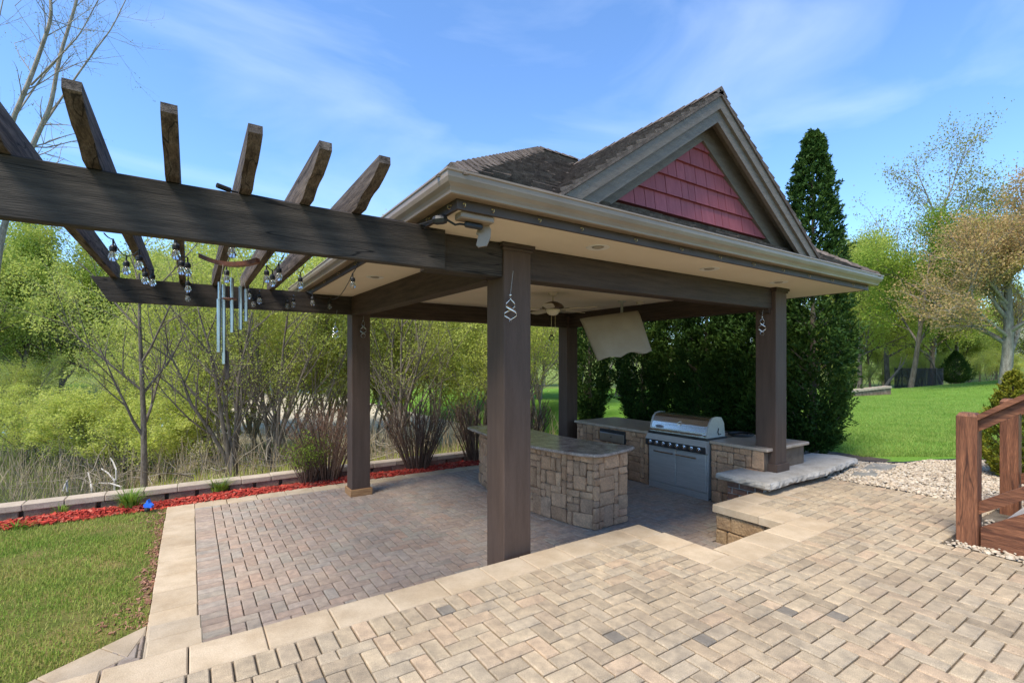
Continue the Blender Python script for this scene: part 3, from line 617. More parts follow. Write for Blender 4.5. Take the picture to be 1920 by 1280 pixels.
x = r_.uniform(7.4, 12, n); y = r_.uniform(.2, 3.6, n); ok = inpoly(x, y, bed)
P = np.stack([x, y, r_.uniform(-.012, .022, n) + .02 * vn(x, y, 3, 1)], 1)[ok]
sx = np.concatenate([r_.uniform(5.66, 5.80, 330), r_.uniform(5.80, 6.9, 500)]); sy = np.concatenate([r_.uniform(.1, 1.44, 330), r_.uniform(.2, 1.44, 500)])
P = np.concatenate([P, np.stack([sx, sy, r_.uniform(-.012, .015, 830)], 1)])
tag(link(bpy.data.objects.new('pebbles', pebbles('pebbles', P, .0175, 6)), None, (0, 0, 0)), 'pale tan and white river pebbles between the patio and the lawn', 'pebbles', kind='stuff')
ed = MB(); ep = [(p[0], p[1], .012) for p in bed[3:9]]
ed.tube(ep, .018, 6); tag(ed.build('lawn_edging', 'black_plastic'), 'black plastic edging strip between pebbles and lawn', 'edging')
# stepping slab
Q = [tuple(G(px, py, .03)[:2]) for px, py in [(1640, 891), (1596, 888), (1634, 867), (1684, 871)]]
V, Fc = paver_mb(Q, -.05, .03, .012); tag(MB().add(V, Fc).build('stepping_stone', 'bluestone'), 'grey flat stepping stone set in the pale pebbles', 'stone')
# ================================================================== PAVILION
CE = 2.638                                   # soffit height
pav = thing('pavilion', (4.3, 5.5, LZ), 'dark timber pavilion with hipped shingle roof and red shingled gable', 'pavilion')
PW = .28
POSTS = [(2.19, 3.40, LZ), (2.06, 7.50, LZ), (6.53, 3.40, .155), (6.40, 7.55, LZ)]
for k, (x, y, z0) in enumerate(POSTS):
    b = MB(); b.cbox(x, x + PW, y, y + PW, z0, CE - .035, .006); p = b.build('post', 'post_stain', pav)
    b = MB()
    for (o_, za, zb) in ((.03, CE - .036, CE - .002), (.016, CE - .062, CE - .036)): b.cbox(x - o_, x + PW + o_, y - o_, y + PW + o_, za, zb, .005)
    b.build('post_cap', 'stain_x', p)
    b = MB(); h_ = .105; o_ = .028
    b.cbox(x - o_, x + PW + o_, y - o_, y - .001, z0, z0 + h_, .004); b.cbox(x - o_, x + PW + o_, y + PW + .001, y + PW + o_, z0, z0 + h_, .004)
    b.cbox(x - o_, x - .001, y - .0015, y + PW + .0015, z0, z0 + h_ - .001, .004); b.cbox(x + PW + .001, x + PW + o_, y - .0015, y + PW + .0015, z0, z0 + h_ - .001, .004)
    b.build('post_base_trim', 'cedar' if k == 1 else 'post_stain', p)
BZ0, BZ1 = 2.352, CE - .002
def beam(x0, x1, y0, y1, ax, z0=BZ0, z1=BZ1, parent=pav, name='beam', mat=None):
    b = MB(); b.cbox(x0, x1, y0, y1, z0, z1, .008); o = b.build(name, mat or ('stain_' + ax), parent); return o
beam(2.465, 6.54, 3.455, 3.635, 'x')                       # front
beam(2.33, 6.41, 7.555, 7.735, 'x')                       # back
beam(1.52, 2.195, 3.42, 3.60, 'x', 2.345, mat='beam_x')    # stub reaching the pergola
b = MB(); b.prism([(2.17, 3.67, BZ0), (2.17, 3.67, BZ1), (2.05, 7.51, BZ1), (2.05, 7.51, BZ0)], (.18, 0, 0)); b.build('beam', 'stain_y', pav)
b = MB(); b.prism([(6.59, 3.67, BZ0), (6.59, 3.67, BZ1), (6.46, 7.56, BZ1), (6.46, 7.56, BZ0)], (.18, 0, 0)); b.build('beam', 'stain_y', pav)
# small scroll brackets beside the front post
for (x, sx) in ((2.47, 1), (6.53, -1)):
    b = MB(); q = [(0, 0), (.055, 0), (.055, -.02), (.045, -.03), (.045, -.045), (.02, -.06), (0, -.06)]
    b.prism([(x + sx * a_, 3.47, BZ0 + c_) for a_, c_ in q], (0, .14, 0)); b.build('bracket', 'stain_x', pav)
FX0, FX1, FY0, FY1 = 1.45, 7.87, 2.82, 8.40
def ring(prof, x0, x1, y0, y1, close=True):
    """profile (outward offset, height) swept round a rectangle with mitred corners"""
    b = MB(); V = []
    for o_, z_ in prof: V += [(x0 - o_, y0 - o_, z_), (x1 + o_, y0 - o_, z_), (x1 + o_, y1 + o_, z_), (x0 - o_, y1 + o_, z_)]
    n = len(prof); Fc = []
    for i in range(n if close else n - 1):
        j = (i + 1) % n
        for k in range(4): Fc.append((i * 4 + k, i * 4 + (k + 1) % 4, j * 4 + (k + 1) % 4, j * 4 + k))
    return b.add(V, Fc)
ring([(-.025, CE - .004), (0, CE - .004), (0, CE + .20), (-.025, CE + .20)], FX0, FX1, FY0, FY1).build('fascia', 'fascia_paint', pav)
fas = bpy.context.scene.objects['fascia']
ring([(.002, 2.70), (.075, 2.695), (.085, 2.70), (.088, 2.715), (.098, 2.735), (.118, 2.757), (.128, 2.785), (.130, 2.815), (.138, 2.822), (.138, 2.834), (.124, 2.835), (.122, 2.822), (.118, 2.79), (.08, 2.72), (.004, 2.712), (.002, 2.74)], FX0, FX1, FY0, FY1).build('gutter', 'gutter_metal', pav)
b = MB(); b.box(FX0 + .026, FX1 - .026, FY0 + .026, FY1 - .026, CE, CE + .02); ceil_ = b.build('ceiling', 'soffit', pav)
for (px, py) in ((1121, 463.5), (1330, 504), (1460, 529), (703, 519.5)):
    c_ = G(px, py, CE); b = MB(); b.lathe((c_[0], c_[1], CE - .006), [(.055, .0055), (.075, .002), (.10, 0), (.105, .004), (.105, .0055)], 24); rl = b.build('recessed_light', 'white_trim', ceil_, smooth=False)
    b = MB(); b.lathe((c_[0], c_[1], CE - .012), [(.001, .0), (.035, .002), (.05, .008), (.05, .011)], 20); b.build('lamp', 'canvas', rl, smooth=True)
# cup hooks under the fascia
def hook(p, n_):
    b = MB(); p = np.array(p, float); n_ = np.array(n_, float); zz = np.array([0, 0, 1.])
    b.lathe(p + n_ * .001, [(.007, 0), (.007, .003), (.003, .005)], 8, n_)
    b.tube([p + n_ * .004, p + n_ * .02, p + n_ * .028 - zz * .008, p + n_ * .026 - zz * .022, p + n_ * .012 - zz * .026, p + n_ * .006 - zz * .018], .0022, 5)
    b.build('hook', 'brass', fas)
for x in (1.50, 1.72, 2.12, 2.53, 3.14, 3.75, 4.35, 4.95, 5.55, 6.15, 6.75, 7.35, 7.75): hook((x, FY0, CE + .036), (0, -1, 0))
for y in (2.9, 3.25): hook((FX0, y, CE + .036), (-1, 0, 0))
for y in (4.4, 5.1, 5.8, 6.5, 7.2): hook((FX0, y, CE + .036), (-1, 0, 0))
# ---- roof
SL = .66; EZ = 2.838; EX0, EX1, EY0, EY1 = FX0 - .075, FX1 + .075, FY0 - .075, FY1 + .075
hy = (EY1 - EY0) / 2; RY = (EY0 + EY1) / 2; RX0, RX1 = EX0 + hy, EX1 - hy; RZ = EZ + SL * hy
GX, GW, GF = 4.24, 1.99, 2.72              # gable centre, half width, front of its rake
GAZ = 4.225; GSL = .68; GY1 = EY0 + (GAZ - EZ) / SL + .05
roof = MB(); t_ = .05
roof.add([(EX0, EY0, EZ - .03), (EX1, EY0, EZ - .03), (EX1, EY1, EZ - .03), (EX0, EY1, EZ - .03), (RX0, RY, RZ - .03), (RX1, RY, RZ - .03)], [(0, 1, 5, 4), (1, 2, 5), (2, 3, 4, 5), (3, 0, 4), (3, 2, 1, 0)])
roofo = roof.build('roof', 'shingle_roof', pav)
def courses(b, o3, ex, up, regpoly, expo=.14, seed=0, th=.019):
    """overlapping shingle tabs on a plane: origin o3, eave direction ex, up-slope direction up; regpoly in (s,t)"""
    r_ = random.Random(seed); nrm = np.cross(ex, up); nrm /= np.linalg.norm(nrm)
    if nrm[2] < 0: nrm = -nrm
    S = [p[0] for p in regpoly]; T = [p[1] for p in regpoly]; k = 0; tt = min(T)
    while tt < max(T):
        s_ = min(S) - r_.random() * .3
        while s_ < max(S):
            L_ = r_.choice((.16, .2, .27, .33)); q = polyclip(rect(s_, s_ + L_ - .003, tt, tt + expo * 1.02), regpoly)
            if len(q) >= 3 and area2(q) > .0008:
                hh = r_.choice((0, .004, .008)); top = []; bot = []
                for (a_, c_) in q:
                    f_ = 1 - (c_ - tt) / (expo * 1.02); P0 = np.array(o3) + np.array(ex) * a_ + np.array(up) * c_
                    top.append(P0 + nrm * (.004 + (th + hh) * f_)); bot.append(P0 - nrm * .006)
                n = len(q); b.add(top + bot, [tuple(range(n))] + [(i, n + i, n + (i + 1) % n, (i + 1) % n) for i in range(n)])
            s_ += L_
        tt += expo; k += 1
cs = math.cos(math.atan(SL)); U_ = 1 / cs * 1.0
rb = MB(); tl = hy / cs; sw = EX1 - EX0; sd_ = EY1 - EY0
courses(rb, (EX0, EY0, EZ), (1, 0, 0), (0, cs, cs * SL), [(0, 0), (sw, 0), (sw - hy, tl), (hy, tl)], seed=1)
courses(rb, (EX0, EY1, EZ), (0, -1, 0), (cs, 0, cs * SL), [(0, 0), (sd_, 0), (sd_ / 2, tl)], seed=2)
courses(rb, (EX1, EY0, EZ), (0, 1, 0), (-cs, 0, cs * SL), [(0, 0), (sd_, 0), (sd_ / 2, tl)], seed=3)
courses(rb, (EX1, EY1, EZ), (-1, 0, 0), (0, -cs, cs * SL), [(0, 0), (sw, 0), (sw - hy, tl), (hy, tl)], seed=4)
# hip and ridge caps
def capline(p, q, wd=.14):
    p, q = np.array(p, float), np.array(q, float); L_ = np.linalg.norm(q - p); d_ = (q - p) / L_; sid = np.cross(d_, (0, 0, 1)); sid /= np.linalg.norm(sid); upv = np.cross(sid, d_); n = int(L_ / .14)
    for i in range(n):
        a_ = p + d_ * (i * .14); e_ = p + d_ * (i * .14 + .19)
        V = [a_ + upv * .045, a_ + sid * wd + upv * .012 - np.array([0, 0, .05]), a_ - sid * wd + upv * .012 - np.array([0, 0, .05]), e_ + upv * .03, e_ + sid * wd - np.array([0, 0, .055]), e_ - sid * wd - np.array([0, 0, .055])]
        rb.add(V, [(0, 1, 4, 3), (0, 3, 5, 2), (0, 2, 1)])
for c_, r2 in (((EX0, EY0), RX0), ((EX0, EY1), RX0), ((EX1, EY0), RX1), ((EX1, EY1), RX1)): capline((c_[0], c_[1], EZ + .01), (r2, RY, RZ + .012), .11)
capline((RX0, RY, RZ + .015), (RX1, RY, RZ + .015), .11)
# gable roof planes
gc = math.cos(math.atan(GSL)); gl = GW / gc; GB = GY1 - GF
for sx, sdv in ((1, 5), (-1, 6)):
    o3 = (GX - sx * GW, GF, GAZ - GSL * GW)
    courses(rb, o3, (0, 1, 0), (sx * gc, 0, gc * GSL), [(0, 0), (.25, 0), (GB, gl), (0, gl)], seed=sdv)
    d_ = MB(); q = [(GX, GF, GAZ - .035), (GX - sx * GW, GF, GAZ - GSL * GW - .035), (GX - sx * GW, GF + .3, GAZ - GSL * GW - .035), (GX, GY1, GAZ - .035)]
    d_.prism(q, (0, 0, .03)); d_.build('gable_deck', 'shingle_roof', roofo)
capline((GX, GF, GAZ + .012), (GX, GY1, GAZ + .012), .10)
tag(rb.build('roof_shingles', 'shingle_roof', roofo, origin=(0, 0, 0)), kind='stuff')
# ---- gable front
GY = 2.955
gab = MB(); ztop = GAZ - .04; gab.prism([(GX - 1.85, GY + .02, ztop - GSL * 1.85 - .05), (GX + 1.85, GY + .02, ztop - GSL * 1.85 - .05), (GX, GY + .02, ztop - .05)], (0, .06, 0)); gabo = gab.build('gable', M('gable_backing', (g(.05, .012, .012), g(.075, .018, .018)), bump=0), pav)
def rake(y0, y1, top, bot, halfw, mat, name, par):
    """pair of sloping boards: top/bot are vertical drops from the roof line"""
    for sx in (-1, 1):
        b = MB(); zt = lambda d_: GAZ - .04 - GSL * d_
        q = clip([(0, zt(0) - top), (halfw, zt(halfw) - top), (halfw, zt(halfw) - bot), (0, zt(0) - bot)], 0, -1, -(EZ + SL * (y0 - EY0) - .012))
        b.prism([(GX + sx * a_, y0, c_) for a_, c_ in q], (0, y1 - y0, 0)); b.build(name, mat, par)
rake(2.735, 2.765, .0, .115, 1.97, 'trim_paint', 'rake_board', gabo)
rake(2.762, 2.80, .085, .235, 1.93, 'trim_paint', 'rake_board', gabo)
rake(2.80, GY + .03, .05, .075, 1.90, 'trim_paint', 'rake_soffit', gabo)
rake(GY - .034, GY + .021, .076, .352, 1.80, 'trim_paint', 'frieze_board', gabo)
# red shingles, each one cut to the triangle
tb, ta = 3.03, 3.832; hw = (ta - tb) / GSL
tri2 = [(GX - hw - .03, tb), (GX + hw + .03, tb), (GX, ta + .03)]; r7 = random.Random(21); zz = tb; row = 0; ex = .178
while zz < ta:
    x = GX - hw - r7.random() * .15
    while x < GX + hw:
        wd = r7.choice((.105, .13, .145, .17, .215, .235)); q = polyclip(rect(x + .0035, x + wd - .0035, zz, zz + ex + .012), tri2)
        if len(q) >= 3 and area2(q) > .0006:
            b = MB(); dzz = r7.uniform(0, .002)
            A = [(p[0], GY + .006 - .024 * (1 - (p[1] - zz) / ex) - dzz, p[1]) for p in q]; B_ = [(p[0], GY + .021, p[1]) for p in q]; n = len(q)
            b.add(A + B_, [tuple(range(n)), ] + [(i, n + i, n + (i + 1) % n, (i + 1) % n) for i in range(n)]); b.build('gable_shingle', 'shingle_red', gabo)
        x += wd
    zz += ex; row += 1
# ================================================================== PERGOLA
per = thing('pergola', (0, 5.5, LZ), 'weathered dark timber pergola with tapered rafters joined to the pavilion', 'pergola')
b = MB(); b.cbox(-2.6, 1.62, 3.335, 3.415, 2.335, 2.648, .008); b.build('front_beam', 'beam_x', per)
b = MB(); b.prism([(2.10, 7.50, 2.365), (-.82, 7.50, 2.365), (-.99, 7.50, 2.655), (2.10, 7.50, 2.655)], (0, .09, 0)); b.build('back_beam', 'beam_x', per)
for k, xr in enumerate((-.80, -.465, -.105, .235, .58, .925)):
    yb, ye = 2.76, 7.74; zt, zb = 2.835, 2.65; b = MB()
    q = [(ye, zt), (yb, zt), (yb - .005, zt - .045), (yb + .03, zt - .062), (yb + .10, zt - .088), (yb + .20, zt - .118), (yb + .30, zt - .128), (yb + .36, zt - .14), (yb + .47, zb), (ye, zb)]
    dx = .012 * math.sin(k * 2.3); b.prism([(xr + dx, y_, z_) for y_, z_ in q], (.066, 0, 0)); b.build('rafter', 'weathered_y', per)
b = MB(); b.tube([(.20, 3.37, 2.668), (.13, 3.34, 2.675)], .016, 8); b.build('cable_plug', 'black_plastic', per)
for px_ in (-1.9,):
    b = MB(); b.cbox(px_, px_ + .2, 3.42, 3.62, LZ - .1, 2.648, .006); b.build('post', 'post_stain', per)
# ================================================================== OUTDOOR KITCHEN
def ashlar(r_, nx, ny):
    occ = np.zeros((nx, ny), bool); outp = []; opts = [(3, 2), (2, 2), (2, 1), (3, 1), (1, 2), (2, 1), (1, 1), (3, 2), (2, 3), (1, 2)]
    for j in range(ny):
        for i in range(nx):
            if occ[i, j]: continue
            r_.shuffle(opts)
            for (a_, c_) in opts + [(1, 1)]:
                if i + a_ <= nx and j + c_ <= ny and not occ[i:i + a_, j:j + c_].any(): break
            occ[i:i + a_, j:j + c_] = True; outp.append((i, j, a_, c_))
    return outp
def stone_face(parent, p0, u, nrm, width, z0, z1, seed, cell=.088):
    """random ashlar on a vertical face; p0 lower start, u along the wall, nrm outward"""
    r_ = random.Random(seed); nx = max(2, round(width / cell)); ny = max(2, round((z1 - z0) / cell)); cw = width / nx; ch = (z1 - z0) / ny
    u = np.array(u, float); nrm = np.array(nrm, float)
    for (i, j, a_, c_) in ashlar(r_, nx, ny):
        b = MB(); gp = r_.uniform(.002, .0042); pr_ = r_.uniform(.012, .03)
        b.cbox(i * cw + gp, (i + a_) * cw - gp, -.03, pr_, j * ch + gp, (j + c_) * ch - gp, min(.015, pr_ * .8), r_, .0075)
        flip = np.cross(u, nrm)[2] < 0
        b.v = [tuple(np.array(p0) + u * v_[0] + nrm * v_[1] + np.array([0, 0, z0 + v_[2]])) for v_ in b.v]
        if flip: b.f = [q[::-1] for q in b.f]
        b.build('stone', 'stone', parent)
CT = LZ + .90
kit = thing('grill_counter', (6.95, 5.4, LZ), 'L of stone-clad kitchen counters with tan stone tops around the grill', 'counter')
kit['label'] = 'stone-clad kitchen counter with tan slab top built around the steel grill'
KX = 6.43; b = MB(); b.box(KX, 7.5, 3.50, 4.30, LZ - .02, CT - .045); b.box(KX, 7.5, 5.46, 7.28, LZ - .02, CT - .045); b.box(7.15, 7.5, 4.30, 5.46, LZ - .02, CT - .045); b.build('core', 'mortar', kit)
stone_face(kit, (KX, 5.47, 0), (0, 1, 0), (-1, 0, 0), 1.80, LZ, CT - .045, 31)
stone_face(kit, (KX, 3.50, 0), (0, 1, 0), (-1, 0, 0), .79, LZ, CT - .045, 32)
stone_face(kit, (KX + .02, 7.28, 0), (1, 0, 0), (0, 1, 0), 1.0, LZ, CT - .045, 33)
b = MB(); b.cbox(KX - .035, 7.54, 5.452, 7.33, CT - .044, CT, .008); b.build('countertop', 'counter_stone', kit)
b = MB(); b.cbox(KX - .035, 7.54, 3.44, 4.312, CT - .044, CT, .008); b.build('countertop', 'counter_stone', kit)
b = MB(); b.cbox(7.12, 7.54, 4.314, 5.450, CT - .044, CT - .001, .008); b.build('countertop', 'counter_stone', kit)
# drawer unit set in the left run
dr = thing('drawer_unit', (KX, 6.12, .1), 'small steel access drawer with black top edge set in the stone counter', 'drawer')
ya, yb_ = aX(1175, 820, KX)[1], aX(1128, 815, KX)[1]
b = MB(); b.cbox(KX - .05, KX + .2, ya, yb_, .18, .405, .006); b.build('drawer_box', 'black_plastic', dr)
b = MB(); b.cbox(KX - .068, KX - .051, ya + .015, yb_ - .015, .19, .345, .005); f_ = b.build('drawer_front', 'aluminium', dr)
b = MB(); b.lathe((KX - .068, (ya + yb_) / 2, .28), [(.012, 0), (.012, .008), (.006, .012)], 10, (-1, 0, 0)); b.build('lock', 'dark_metal', f_)
# ---- bar
bar = thing('bar_counter', (4.3, 5.7, LZ), 'curved stone-clad bar with polished brown granite top inside the pavilion', 'bar')
OUT = [(4.10, 4.345), (3.985, 4.72), (3.90, 5.15), (3.87, 5.65), (3.90, 6.15), (3.98, 6.65), (4.12, 7.18)]
INN = [(4.70, 4.36), (4.62, 4.75), (4.56, 5.2), (4.54, 5.65), (4.56, 6.1), (4.63, 6.6), (4.74, 7.0)]
BT = LZ + .945
b = MB(); poly = [(p[0] + .03, p[1] + .012) for p in OUT] + [(p[0] - .02, p[1] - (.01 if i == 0 else 0)) for i, p in list(enumerate(INN))[::-1]]
b.prism([(p[0], p[1], LZ - .02) for p in poly], (0, 0, BT - .04 - LZ + .02)); b.build('core', 'mortar', bar)
for i in range(len(OUT) - 1):
    p, q = np.array(OUT[i]), np.array(OUT[i + 1]); L_ = np.linalg.norm(q - p); u = (q - p) / L_
    stone_face(bar, (p[0] + .025, p[1] + .012, 0), (u[0], u[1], 0), (-u[1], u[0], 0), L_, LZ, BT - .042, 41 + i, cell=.088)
p, q = np.array(OUT[0]), np.array(INN[0]); L_ = np.linalg.norm(q - p); u = (q - p) / L_
stone_face(bar, (p[0] + .0, p[1] - .006, 0), (u[0], u[1], 0), (u[1], -u[0], 0), L_, LZ, BT - .042, 55)
for i in range(len(INN) - 1):
    p, q = np.array(INN[i]), np.array(INN[i + 1]); L_ = np.linalg.norm(q - p); u = (q - p) / L_
    stone_face(bar, (p[0] - .02, p[1], 0), (u[0], u[1], 0), (u[1], -u[0], 0), L_, LZ, BT - .042, 61 + i, cell=.12)
def smoothpoly(P, it=2):
    for _ in range(it):
        Q = []
        for i in range(len(P)):
            a_, c_ = np.array(P[i]), np.array(P[(i + 1) % len(P)]); Q += [a_ * .75 + c_ * .25, a_ * .25 + c_ * .75]
        P = Q
    return P
TOP = [(4.03, 4.27), (3.90, 4.55), (3.80, 5.1), (3.76, 5.65), (3.79, 6.2), (3.87, 6.75), (3.95, 7.30), (4.02, 7.42), (4.5, 7.38), (4.85, 7.2), (4.76, 6.6), (4.70, 6.1), (4.68, 5.65), (4.72, 5.2), (4.80, 4.8), (4.90, 4.52), (4.93, 4.44), (4.86, 4.36), (4.4, 4.26), (4.2, 4.22)]
TP = smoothpoly(TOP, 2); b = MB(); n = len(TP); P = np.array(TP); cen = P.mean(0); V = []
e_ = np.roll(P, -1, 0) - np.roll(P, 1, 0); e_ /= np.linalg.norm(e_, axis=1)[:, None]; nr = np.stack([e_[:, 1], -e_[:, 0]], 1)
if ((P - cen) * nr).sum() < 0: nr = -nr
for off, z_ in ((-.012, BT - .04), (0, BT - .028), (0, BT - .012), (-.012, BT)): V += [(p[0] + d_[0] * off, p[1] + d_[1] * off, z_) for p, d_ in zip(P, nr)]
a2 = sum(P[i][0] * P[(i + 1) % n][1] - P[(i + 1) % n][0] * P[i][1] for i in range(n)); Fc = []
for k in range(3): Fc += [(k * n + i, k * n + (i + 1) % n, (k + 1) * n + (i + 1) % n, (k + 1) * n + i) for i in range(n)]
Fc += [tuple(range(n))[::-1], tuple(range(3 * n, 4 * n))]
if a2 < 0: Fc = [q[::-1] for q in Fc]
b.add(V, Fc); b.build('countertop', 'granite', bar)
# ---- grill
gr = thing('gas_grill', (6.7, 4.88, LZ), 'stainless steel gas grill with domed lid built into the stone counter', 'grill')
GX0, gy0, gy1 = 6.375, 4.325, 5.435; gz = lambda v_: LZ + v_
b = MB(); b.cbox(GX0 + .02, 7.1, gy0, gy1, gz(.02), gz(.86), .006); b.cbox(GX0 + .012, GX0 + .05, gy0 + .004, gy1 - .004, gz(.0), gz(.095), .004); b.build('cabinet', 'steel_dull', gr)
mid = (gy0 + gy1) / 2
for ya_, yb2, hy_ in ((gy0 + .022, mid - .006, (mid - .40, mid - .03)), (mid + .006, gy1 - .022, (mid + .03, mid + .40))):
    b = MB(); b.cbox(GX0 - .006, GX0 + .019, ya_, yb2, gz(.115), gz(.685), .006); d_ = b.build('door', 'steel_dull', gr)
    b = MB(); zt_ = gz(.615); b.tube([(GX0 - .045, hy_[0], zt_), (GX0 - .045, hy_[1], zt_)], .011, 10)
    for yy in (hy_[0] + .02, hy_[1] - .02): b.tube([(GX0 - .045, yy, zt_), (GX0 - .004, yy, zt_)], .008, 8)
    b.build('handle', 'chrome', d_, smooth=False)
b = MB(); prof = [(GX0 - .03, gz(.70)), (GX0 - .05, gz(.71)), (GX0 - .055, gz(.80)), (GX0 + .0, gz(.885)), (GX0 + .05, gz(.895)), (GX0 + .05, gz(.70))]
b.prism([(x_, gy0 - .012, z_) for x_, z_ in prof], (0, gy1 - gy0 + .024, 0)); pan = b.build('control_panel', 'steel_dull', gr)
b = MB(); b.cbox(GX0 - .062, GX0 - .046, gy0 - .008, gy1 + .008, gz(.70), gz(.80), .004); b.build('panel_band', 'dark_metal', pan)
for k in range(8):
    yy = gy0 + .10 + k * (gy1 - gy0 - .20) / 7; b = MB(); b.lathe((GX0 - .062, yy, gz(.75)), [(.033, 0), (.033, .006), (.026, .008), (.022, .03), (.018, .033)], 14, (-1, 0, 0)); kn = b.build('knob', 'chrome', pan)
    b = MB(); b.cbox(GX0 - .098, GX0 - .094, yy - .003, yy + .003, gz(.75), gz(.772), .001); b.build('pointer', 'black_plastic', kn)
b = MB(); hp = [(GX0 + .03, gz(.925)), (GX0 + .035, gz(.99)), (GX0 + .065, gz(1.09)), (GX0 + .105, gz(1.17)), (GX0 + .16, gz(1.215)), (GX0 + .25, gz(1.23)), (GX0 + .37, gz(1.215)), (GX0 + .44, gz(1.13)), (GX0 + .47, gz(.925))]
b.prism([(x_, gy0 + .035, z_) for x_, z_ in hp], (0, gy1 - gy0 - .07, 0)); lid = b.build('lid', 'steel', gr)
for yy in (gy0 + .015, gy1 - .04):
    b = MB(); b.prism([(x_ - .006 if x_ < GX0 + .2 else x_ + .004, yy, z_ + .006 if z_ > gz(.95) else z_) for x_, z_ in hp], (0, .025, 0)); b.build('lid_end', 'steel_dull', lid)
b = MB(); b.cbox(GX0 + .0, GX0 + .50, gy0 - .005, gy1 + .005, gz(.885), gz(.925), .006); b.build('firebox_rim', 'dark_metal', gr)
b = MB(); b.tube([(GX0 - .035, gy0 + .06, gz(.965)), (GX0 - .035, gy1 - .06, gz(.965))], .014, 10)
for yy in (gy0 + .09, gy1 - .09): b.tube([(GX0 - .035, yy, gz(.965)), (GX0 + .04, yy, gz(.965))], .009, 8)
b.build('lid_handle', 'chrome', lid)
nl = np.array([-.9, 0, .44]); nl /= np.linalg.norm(nl); pc = np.array([GX0 + .078, mid - .02, gz(1.09)])
b = MB(); b.lathe(pc, [(.042, 0), (.042, .012), (.034, .014), (.034, .010)], 20, nl); th = b.build('thermometer', 'chrome', lid)
b = MB(); b.lathe(pc + nl * .0105, [(.033, 0), (.033, .001)], 18, nl); tf = b.build('dial', 'white_trim', th)
b = MB(); b.obox(pc + nl * .0125 - np.array([0, .002, 0]), (0, .004, 0), np.cross(nl, (0, 1, 0)) * -.026, nl * .001); b.build('needle', 'black_plastic', tf)
pb_ = np.array([GX0 + .045, gy1 - .20, gz(1.01)]); nb_ = np.array([-.93, 0, .37]); nb_ /= np.linalg.norm(nb_); vb = np.cross(nb_, (0, 1, 0)); vb = vb if vb[2] > 0 else -vb
q = [pb_ + np.array([0, math.cos(a_) * (.085 if abs(math.cos(a_)) > .3 else .085), 0]) + vb * math.sin(a_) * .028 + nb_ * .003 for a_ in np.linspace(0, 2 * math.pi, 20, endpoint=False)]
b = MB(); b.prism(q, nb_ * .006); bd = b.build('badge', 'aluminium', lid)
def text(s_, size, p, u, v, mat, parent, name, ext=.001):
    cu = bpy.data.curves.new(name, 'FONT'); cu.body = s_; cu.size = size; cu.align_x = 'CENTER'; cu.align_y = 'CENTER'; cu.extrude = ext
    to = bpy.data.objects.new(name, cu); COL.objects.link(to); dg_ = bpy.context.evaluated_depsgraph_get(); me = bpy.data.meshes.new_from_object(to.evaluated_get(dg_)); bpy.data.objects.remove(to)
    u, v = np.array(u, float), np.array(v, float); nn = np.cross(u, v)
    co = np.zeros(len(me.vertices) * 3, np.float32); me.vertices.foreach_get('co', co); co = co.reshape(-1, 3)
    me.vertices.foreach_set('co', (co[:, :1] * u + co[:, 1:2] * v + co[:, 2:] * nn).astype(np.float32).ravel()); me.update(); me.materials.clear(); me.materials.append(MATS[mat])
    return place(name, me, parent, p)
text('weber', .045, pb_ + nb_ * .0105, (0, -1, 0), vb, 'black_plastic', bd, 'badge_lettering')
b = MB(); b.tube([(GX0 + .30, gy0 + .012, gz(1.06)), (GX0 + .28, gy0 + .010, gz(1.0)), (GX0 + .30, gy0 + .008, gz(.96)), (GX0 + .35, gy0 + .008, gz(.965))], .008, 6); b.build('side_hook', 'black_plastic', lid)
# ---- hose coil on the right counter
hc = MB(); th_ = np.linspace(0, 2 * np.pi * 3.4, 90)
cc = G(1392, 817, CT); hc.tube([(cc[0] + (.17 + .012 * math.sin(a_ * 2.3)) * math.cos(a_) * 1.15, cc[1] + .02 + .17 * math.sin(a_) * (1 + .05 * math.sin(a_)), CT + .012 + .008 * a_ / 6.28) for a_ in th_] , .0105, 7)
hc.tube([(cc[0] + .15, cc[1] + .16, CT + .02), (cc[0] + .22, cc[1] + .3, CT + .012), (cc[0] + .05, cc[1] + .40, CT + .012), (cc[0] - .18, cc[1] + .36, CT + .012)], .0095, 7)
tag(hc.build('hose_coil', 'black_plastic', smooth=True), 'coiled black gas hose lying on the counter by the grill', 'hose')
# ---- brick pier and limestone slab under the right front post
pier = thing('brick_pier', (6.9, 3.5, LZ), 'brick pier topped by a rough limestone slab carrying the right front post', 'pier')
b = MB(); b.box(5.965, 7.45, 3.26, 3.74, LZ - .02, .062); b.build('mortar_core', 'brick_mortar', pier)
r_ = random.Random(3)
for k in range(6):
    y = 3.26 - (.1 if k % 2 else 0); z0 = LZ + .002 + k * .081
    while y < 3.74:
        s_, e_ = max(y, 3.255), min(y + .2, 3.745)
        if e_ - s_ > .03: b = MB(); b.cbox(5.952 - r_.uniform(0, .004), 6.03, s_ + .005, e_ - .005, z0 + .005, z0 + .074, .004, r_, .0015); b.build('brick', 'brick', pier)
        y += .21
for k in range(6):
    x = 5.99 - (.1 if k % 2 else 0); z0 = LZ + .002 + k * .081
    while x < 7.4 and z0 > -.12:
        s_, e_ = max(x, 6.035), min(x + .2, 7.44)
        if e_ - s_ > .03: b = MB(); b.cbox(s_ + .005, e_ - .005, 3.247, 3.32, z0 + .005, z0 + .074, .004, r_, .0015); b.build('brick', 'brick', pier)
        x += .21
